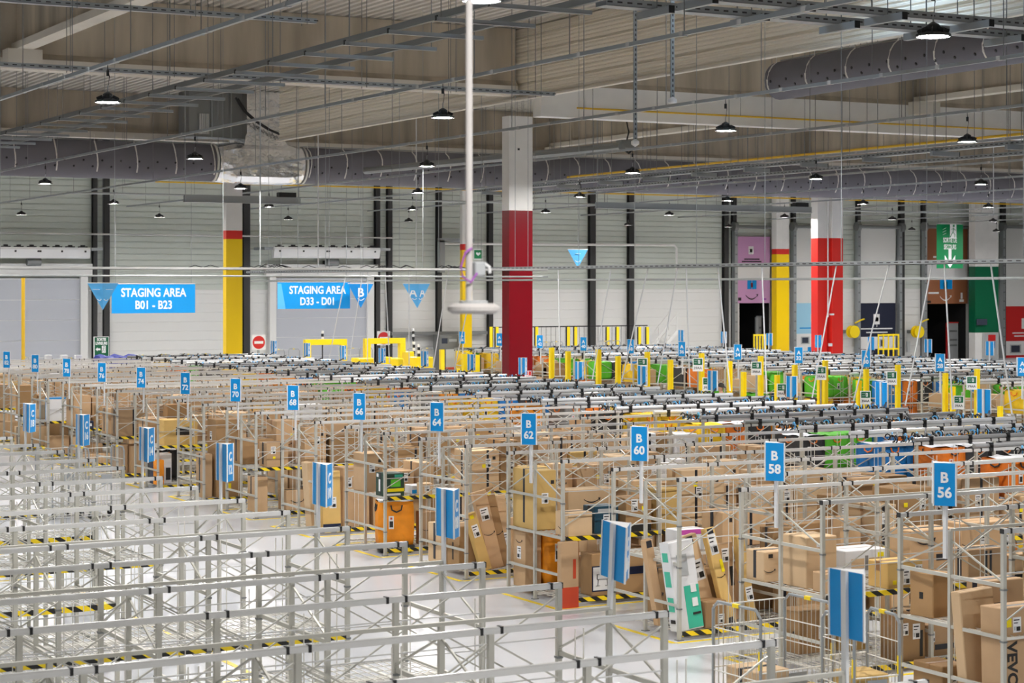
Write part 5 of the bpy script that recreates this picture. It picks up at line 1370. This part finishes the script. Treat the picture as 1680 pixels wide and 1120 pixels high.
# ------------------------------------------------------------------ wheeled wire cages
def cage(label, loc, rz, L=.85, W=.72, H=1.65, shelf=False, post='galv', group='wheeled wire cages', boxes=0):
    r = thing('roll_cage', label, 'cage', loc, rz, group)
    mb = MB(); mb.rbox(-L / 2, L / 2, -W / 2, W / 2, .16, .22, 'galv_dark'); mb.build('base', r)
    me = None
    for sx in (-1, 1):
        for sy in (-1, 1):
            if me is None:
                q = MB(); q.tube([(0, -.018, .06), (0, .018, .06)], .06, 'rubber', 12); q.box(-.02, .02, -.03, .03, .06, .16, 'galv'); me = q.mesh('caster')
            put('caster', me, r, (sx * L * .42, sy * W * .42, 0))
    for sx in (-1, 1):
        mb = MB(); x = sx * L / 2
        mb.tube([(x, -W / 2, .2), (x, -W / 2, H - .08), (x, -W / 2 + .08, H), (x, W / 2 - .08, H), (x, W / 2, H - .08), (x, W / 2, .2)], .017, post, 8)
        for k in range(1, 6): mb.tube([(x, -W / 2, .2 + k * (H - .25) / 6), (x, W / 2, .2 + k * (H - .25) / 6)], .007, 'wire', 5)
        k = 1
        while k * .07 < W: mb.box(x - .0025, x + .0025, -W / 2 + k * .07 - .002, -W / 2 + k * .07 + .002, .22, H - .02, 'steel'); k += 1
        mb.box(x - .02, x + .02, -W / 2 - .006, -W / 2 + .016, H * .62, H * .74, 'yellow'); mb.box(x - .02, x + .02, -.05, .05, H - .02, H + .02, 'yellow')
        mb.build('side_frame', r)
    mb = MB(); y = W / 2
    for k in range(7): mb.tube([(-L / 2, y, .25 + k * (H - .3) / 6), (L / 2, y, .25 + k * (H - .3) / 6)], .008, 'wire', 5)
    k = 1
    while k * .07 < L: mb.box(-L / 2 + k * .07 - .0025, -L / 2 + k * .07 + .0025, y - .002, y + .002, .22, H - .05, 'steel'); k += 1
    mb.build('back_panel', r)
    mb = MB(); y = -W / 2
    for k in range(4): mb.tube([(-L / 2, y, .25 + k * .24), (L / 2, y, .25 + k * .24)], .008, 'wire', 5)
    k = 1
    while k * .07 < L: mb.box(-L / 2 + k * .07 - .0025, -L / 2 + k * .07 + .0025, y - .002, y + .002, .22, .97, 'steel'); k += 1
    mb.box(-.12, .12, y - .012, y - .004, .72, .94, 'galv'); mb.build('front_gate', r)
    return r
p = at_z(1268, 990, 1.6)
cage('wheeled wire cage with yellow corner bands in the aisle beside row B 58', (p.x, p.y, 0), .05, .98, .8, 1.62)
p2 = at_z(1412, 1002, 1.6)
cage('wheeled wire cage with olive and yellow posts behind the nearest blue sign', (p2.x, p2.y, 0), -.1, .55, .6, 1.58, post='galv')
for k, (dx, z, d, m_) in enumerate(((-.22, .225, (.5, .55, .42), 'cardboard'), (.27, .225, (.4, .5, .5), 'cardboard_pale'), (-.2, .65, (.46, .5, .30), 'cardboard_pale'))):
    parcel(f'brown box {("at the bottom left of", "at the bottom right of", "stacked on top in")[k]} the wire cage beside row B 58', (p.x + dx, p.y, z), .05, d, m=m_, tape='black', group='boxes in the wire cage')
parcel('brown box in the narrow wire cage behind the nearest blue sign', (p2.x, p2.y, .225), -.1, (.40, .44, .75), m='cardboard_gold', tape=None)
p3 = at_z(106, 850, .0); p4 = at_z(160, 850, .0)
cage('wheeled wire cage on the aisle at the left, left one of the pair', (p3.x, p3.y + .3, 0), .25, .8, .7, 1.5, group='wheeled wire cages at the left aisle')
cage('wheeled wire cage on the aisle at the left, right one of the pair', (p4.x + .15, p4.y + .3, 0), .1, .8, .7, 1.5, group='wheeled wire cages at the left aisle')
for k, (px, yy) in enumerate(((20, 78), (60, 80), (100, 78), (250, 80), (287, 80.3), (324, 80), (470, 84), (690, 82), (590, 84), (905, 88), (1000, 88))):
    p = at_y(px, 466, yy); cage(f'distant wire roll cage before the back wall, {ORD[k]} from the left', (p.x, yy, 0), .05 * k, .9, .8, 2.0, group='distant wire roll cages')
# ------------------------------------------------------------------ yellow portals and guards beyond the racks
def portal(label, px0, px1, py, y):
    a, b = at_y(px0, py, y), at_y(px1, py, y); r = thing('yellow_portal', label, 'portal', (a.x, y, 0), 0, 'yellow portal frames'); L = b.x - a.x; z = a.z
    for x in (0, L): mb = MB(); mb.rbox(x - .14, x + .14, -.14, .14, 0, z, 'yellow'); mb.build('upright', r)
    mb = MB(); mb.rbox(-.14, L + .14, -.13, .13, z, z + .25, 'yellow'); mb.build('lintel', r)
    return r
portal('yellow portal frame before the grey door, left one', 504, 563, 566, 80)
portal('yellow portal frame under the no entry sign, right one', 602, 659, 564, 80)
for k, (x0, x1, yt, y) in enumerate(((580, 606, 587, 77), (676, 703, 585, 77), (645, 654, 587, 76), (663, 672, 576, 79), (625, 637, 585, 78))):
    a, b = at_y(x0, yt, y), at_y(x1, yt, y); mb = MB(); mb.rbox(0, b.x - a.x, -.5, .3, 0, a.z, 'yellow', .04)
    tag(mb.build('machine_guard', None, loc=(a.x, y, 0)), f'yellow machine guard box, {["left of the right portal", "widest one right of the right portal", "slim one inside the right portal", "slim one right of the right portal", "low one inside the right portal"][k]}', 'guard', 'yellow machine guards')
for k, (x, yt, y) in enumerate(((725, 573, 82), (751, 573, 82), (762, 580, 70), (782, 582, 68), (770, 578, 70))):
    a = at_y(x, yt, y); mb = MB(); mb.rbox(-.1, .1, -.1, .1, 0, a.z, 'yellow'); mb.box(.1, .16, -.08, .08, 0, a.z, 'black')
    tag(mb.build('guard_post', None, loc=(a.x, y, 0)), f'yellow guard post with a black edge left of the red column, {ORD[k]} of five', 'post', 'yellow guard posts left of the red column')
a, b = at_y(728, 573, 82.5), at_y(750, 573, 82.5)
r = thing('notice_board', 'grey fence panel with red and blue notices left of the red column', 'board', (a.x, 82.5, 0))
mb = MB(); mb.box(0, b.x - a.x, 0, .05, 0, a.z, 'plastic_grey'); mb.build('panel', r)
mb = MB(); mb.box(.1, .55, -.02, 0, a.z - 1.1, a.z - .85, 'ink_red'); mb.build('notice', r); mb = MB(); mb.box(.1, .55, -.02, 0, a.z - 1.5, a.z - 1.2, 'carton_navy'); mb.build('notice', r)
# yellow column guards and exit boards in front of the tote racks
GX = 36.1
for k, (px, yt) in enumerate(((905, 570), (932, 576), (982, 573), (1014, 584), (1062, 577), (1100, 590), (1151, 579), (1197, 592), (1220, 610), (1248, 584), (1275, 615), (1304, 598), (1345, 617), (1354, 591), (1409, 624), (1421, 605), (1473, 598), (1551, 612), (1563, 634), (1603, 605), (1641, 666))):
    d = ray(px, yt); t = GX / d[0]; p = Vector((GX, d[1] * t, EYE + d[2] * t))
    W = 7.5 / FPX * t
    mb = MB(); mb.prism([(-W / 2, -W * .4), (W / 2, -W * .4), (W / 2, W * .4), (-W / 2, W * .4)], 0, p.z, 'yellow'); mb.box(-W * .12, W * .12, -W * .43, -W * .4, 0, p.z, 'yellow_paint')
    mb.box(-W * .7, W * .7, -W * .6, W * .6, 0, .012, 'yellow')
    tag(mb.build('yellow_guard_post', None, loc=p * 1.0 - Vector((0, 0, p.z))), f'yellow guard post before the tote bag racks, {ORD[k] if k < 20 else "last"} from the left', 'post', 'yellow guard posts before the tote racks')
for k, (px, py) in enumerate(((1054, 598), (1054, 622), (1145, 598), (1161, 630), (1241, 604), (1283, 640), (1347, 612), (1420, 652), (1463, 620), (1573, 660), (1594, 628))):
    d = ray(px, py); t = (GX - .35) / d[0]; p = Vector((GX - .35, d[1] * t, EYE + d[2] * t))
    r = thing('exit_board', f'small white board with a green exit pictogram before the tote racks, {ORD[k]} from the left', 'sign', p, -.5, 'small exit boards before the tote racks')
    W = 17 / FPX * t; H = 22 / FPX * t
    mb = MB(); mb.box(-W / 2, W / 2, -.004, .02, -H / 2, H / 2, 'white'); mb.build('panel', r)
    mb = MB(); mb.box(-W * .42, W * .42, -.008, -.002, -H * .02, H * .44, 'green_deep'); mb.build('pictogram_field', r)
    mb = MB(); exit_picto(mb, W * .02, H * .21, W * .36, 'letter', 'green_deep'); mb.bar((-W * .34, -.012, H * .3), (-W * .08, -.012, H * .3), .03, 'letter', .006); mb.bar((-W * .34, -.012, H * .14), (-W * .08, -.012, H * .14), .03, 'letter', .006); mb.build('pictogram', r)
    text('lettering', '39AA', H * .26, (0, -.008, -H * .25), (0, -1, 0), r, 'print_black', .001)
    mb = MB(); mb.tube([(0, .04, -H * .5 - (p.z - H * .5)), (0, .04, H * .45)], .02, 'galv', 6); mb.build('post', r)
# white posts and a blue bin at the far left
for k, px in enumerate((79, 105, 128)):
    p = at_y(px, 582, 74); mb = MB(); mb.rbox(-.12, .12, -.12, .12, 0, p.z, 'white')
    tag(mb.build('white_post', None, loc=(p.x, 74, 0)), f'short white post behind the far racks, {ORD[k]} from the left', 'post', 'white posts behind the far racks')
a, b = at_y(160, 584, 72), at_y(222, 584, 72)
r = thing('blue_tarp', 'deep blue plastic cover lying over goods behind the sign B 76', 'cover', (a.x, 72, 0))
mb = MB(); L = b.x - a.x; vs = []; n = 9
for i in range(n):
    x = L * i / (n - 1); h = a.z + .05 * math.sin(i * 1.9)
    vs += [(x, -.5, 0), (x, -.45, h - .08), (x, -.2, h), (x, .3, h + .02), (x, .55, h - .1), (x, .6, 0)]
mb.add(vs, [(i * 6 + j, i * 6 + j + 1, (i + 1) * 6 + j + 1, (i + 1) * 6 + j) for i in range(n - 1) for j in range(5)] + [(0, 1, 2, 3, 4, 5), tuple((n - 1) * 6 + j for j in (5, 4, 3, 2, 1, 0))], 'carton_navy')
M['cover_blue'] = None
mat('cover_blue', (.01, .03, .38), .4); mb.mats = ['cover_blue']; mb.build('cover', r)
# signal lights on thin posts
for k, (px, py, y) in enumerate(((529, 544, 82), (678, 540, 84), (679, 562, 79), (687, 566, 77))):
    p = at_y(px, py, y); r = thing('signal_mast', f'thin black signal mast with white bands near the portals, {ORD[k]} from the left', 'signal', (p.x, y, 0), 0, 'signal masts near the portals')
    mb = MB(); mb.tube([(0, 0, 0), (0, 0, p.z - .5)], .03, 'black', 6); mb.build('mast', r)
    mb = MB()
    for q in range(4): mb.tube([(0, 0, p.z - .5 + q * .14), (0, 0, p.z - .5 + q * .14 + .13)], .06, 'white' if q % 2 else 'black', 8)
    mb.build('light_stack', r)
# ------------------------------------------------------------------ people at the tote racks
def person(label, x, y, rz, h, crouch=0.0, dark='cloth_dark', look=0.0):
    """one skinned body: pelvis rooted skeleton, hands with five fingers, shoes; vest and hair as parts"""
    k = h / 1.78
    V = []; E = []; Rr = []
    def v(p, r, par=None):
        V.append(tuple(c * k for c in p)); Rr.append((r[0] * k, r[1] * k) if isinstance(r, tuple) else (r * k, r * k))
        if par is not None: E.append((par, len(V) - 1))
        return len(V) - 1
    c = crouch
    pel = v((0, 0, .95 - c), (.15, .11)); waist = v((0, .02 * 0 - .05 * c, 1.10 - c), (.135, .10), pel); chest = v((0, -.15 * c, 1.30 - c), (.165, .115), waist); nb = v((0, -.2 * c, 1.46 - c), (.10, .08), chest)
    nk = v((0, -.01 - .22 * c, 1.53 - c), .055, nb); hd0 = v((0, -.02 - .25 * c, 1.60 - c), (.07, .085), nk); hd1 = v((0, -.02 - .27 * c, 1.68 - c), (.078, .095), hd0); hd2 = v((0, -.01 - .27 * c, 1.75 - c), (.055, .07), hd1)
    nose = v((0, -.125 - .27 * c, 1.655 - c), .012, hd1)
    for s_ in (-1, 1):
        ear = v((s_ * .088, 0 - .27 * c, 1.665 - c), .014, hd1)
        sh = v((s_ * .19, -.15 * c, 1.42 - c), .062, nb); el = v((s_ * .25, -.08 - .2 * c, 1.14 - c), .046, sh); wr = v((s_ * .20, -.32 - .2 * c, 1.10 - c), .030, el); ha = v((s_ * .19, -.39 - .2 * c, 1.10 - c), (.036, .020), wr)
        for q, (dx, ln) in enumerate(((-.03, .07), (-.01, .085), (.01, .08), (.03, .065))):
            f1 = v((s_ * (.19 + dx), -.43 - .2 * c, 1.10 - c), .009, ha); f2 = v((s_ * (.19 + dx), -.43 - ln * .7 - .2 * c, 1.085 - c), .008, f1)
        th = v((s_ * .145, -.40 - .2 * c, 1.09 - c), .010, ha); v((s_ * .135, -.44 - .2 * c, 1.085 - c), .009, th)
        hip = v((s_ * .095, 0, .88 - c), .085, pel); kn = v((s_ * .10, -.03 - .45 * c, .50 - c * .45), .058, hip); an = v((s_ * .10, .02, .10), .042, kn); to = v((s_ * .10, -.13, .05), (.045, .035), an)
    me = bpy.data.meshes.new('person_body'); me.from_pydata(V, E, [])
    o = bpy.data.objects.new('person', me); COL.objects.link(o); o.location = (x, y, 0); o.rotation_euler = (0, 0, rz)
    tag(o, label, 'person', 'people at the tote racks')
    sk = o.modifiers.new('skin', 'SKIN'); sk.use_smooth_shade = True
    for i, d in enumerate(me.skin_vertices[0].data): d.radius = Rr[i]; d.use_root = (i == 0)
    ss = o.modifiers.new('sub', 'SUBSURF'); ss.levels = ss.render_levels = 2
    # clothing colours follow the body: skin on head and hands, cloth elsewhere
    m = bpy.data.materials.get('person_' + dark)
    if m is None:
        m = bpy.data.materials.new('person_' + dark); m.use_nodes = True; nt = m.node_tree; b = nt.nodes['Principled BSDF']; b.inputs['Roughness'].default_value = .8
        tc = nt.nodes.new('ShaderNodeTexCoord'); sp = nt.nodes.new('ShaderNodeSeparateXYZ'); nt.links.new(tc.outputs['Object'], sp.inputs[0])
        gt = nt.nodes.new('ShaderNodeMath'); gt.operation = 'GREATER_THAN'; gt.inputs[1].default_value = (1.51 - c) * k; nt.links.new(sp.outputs['Z'], gt.inputs[0])
        lt = nt.nodes.new('ShaderNodeMath'); lt.operation = 'LESS_THAN'; lt.inputs[1].default_value = (-.33 - .2 * c) * k; nt.links.new(sp.outputs['Y'], lt.inputs[0])
        mx = nt.nodes.new('ShaderNodeMath'); mx.operation = 'MAXIMUM'; nt.links.new(gt.outputs[0], mx.inputs[0]); nt.links.new(lt.outputs[0], mx.inputs[1])
        mc = nt.nodes.new('ShaderNodeMix'); mc.data_type = 'RGBA'; nt.links.new(mx.outputs[0], mc.inputs['Factor'])
        mc.inputs['A'].default_value = (*M[dark].node_tree.nodes['Principled BSDF'].inputs['Base Color'].default_value[:3], 1); mc.inputs['B'].default_value = (.45, .26, .17, 1)
        nt.links.new(mc.outputs['Result'], b.inputs['Base Color'])
    me.materials.append(m)
    mb = MB(); N = 18; rows = []
    for z, a, b_, dy in ((.98, .185, .145, 0), (1.10, .175, .135, -.05), (1.30, .205, .150, -.15), (1.42, .19, .125, -.18), (1.47, .12, .10, -.2)):
        rows.append([(a * k * math.cos(2 * PI * j / N), b_ * k * math.sin(2 * PI * j / N) + dy * c * k, (z - c) * k) for j in range(N)])
    vs = [p for r_ in rows for p in r_]; mb.add(vs, [(i * N + j, i * N + (j + 1) % N, (i + 1) * N + (j + 1) % N, (i + 1) * N + j) for i in range(len(rows) - 1) for j in range(N)], 'vest'); vest = mb.build('vest', o, True)
    mb = MB()
    for z, a, b_ in ((1.06, .186, .144), (1.20, .197, .150)): mb.lathe([(a * k, -.025 * k), (a * k, .025 * k)], 'strap', 18, (0, -.08 * c * k, (z - c) * k), False)
    for i in range(len(mb.v)): mb.v[i] = (mb.v[i][0], mb.v[i][1] * .76, mb.v[i][2])
    mb.build('reflective_band', vest)
    mb = MB(); rows = []
    for z, a in ((1.655, .094), (1.70, .102), (1.75, .092), (1.79, .055), (1.805, .01)):
        rows.append([(a * k * math.cos(2 * PI * j / N), (a * 1.12 * math.sin(2 * PI * j / N) + (.02 if z < 1.7 else .0) - .01 - .27 * c + (.035 if z < 1.69 else 0)) * k, (z - c) * k) for j in range(N)])
    vs = [p for r_ in rows for p in r_]; mb.add(vs, [(i * N + j, i * N + (j + 1) % N, (i + 1) * N + (j + 1) % N, (i + 1) * N + j) for i in range(len(rows) - 1) for j in range(N)], 'hair'); mb.build('hair', o, True)
    mb = MB()
    for s_ in (-1, 1): mb.lathe([(.0, -.008 * k), (.011 * k, -.0), (.0, .008 * k)], 'print_black', 8, (s_ * .032 * k, (-.112 - .27 * c) * k, (1.672 - c) * k), False)
    mb.box(-.024 * k, .024 * k, (-.113 - .27 * c) * k, (-.10 - .27 * c) * k, (1.606 - c) * k, (1.613 - c) * k, 'ink_red'); mb.build('face_features', o)
    return o
person('person in an orange vest standing in the aisle behind the sign A 36', 40.4, 60.0, 1.2, 1.74)
person('person with dark hair in an orange vest before the sign A 34 racks', 35.75, 51.2, -2.2, 1.84)
person('person with dark hair in an orange vest left of the sign A 32 racks', 35.5, 47.4, 2.4, 1.84)
person('person in a dark red top and orange vest bending at the tote racks', 35.3, 45.9, 1.8, 1.80, .12, 'cloth_red')

finish_text()
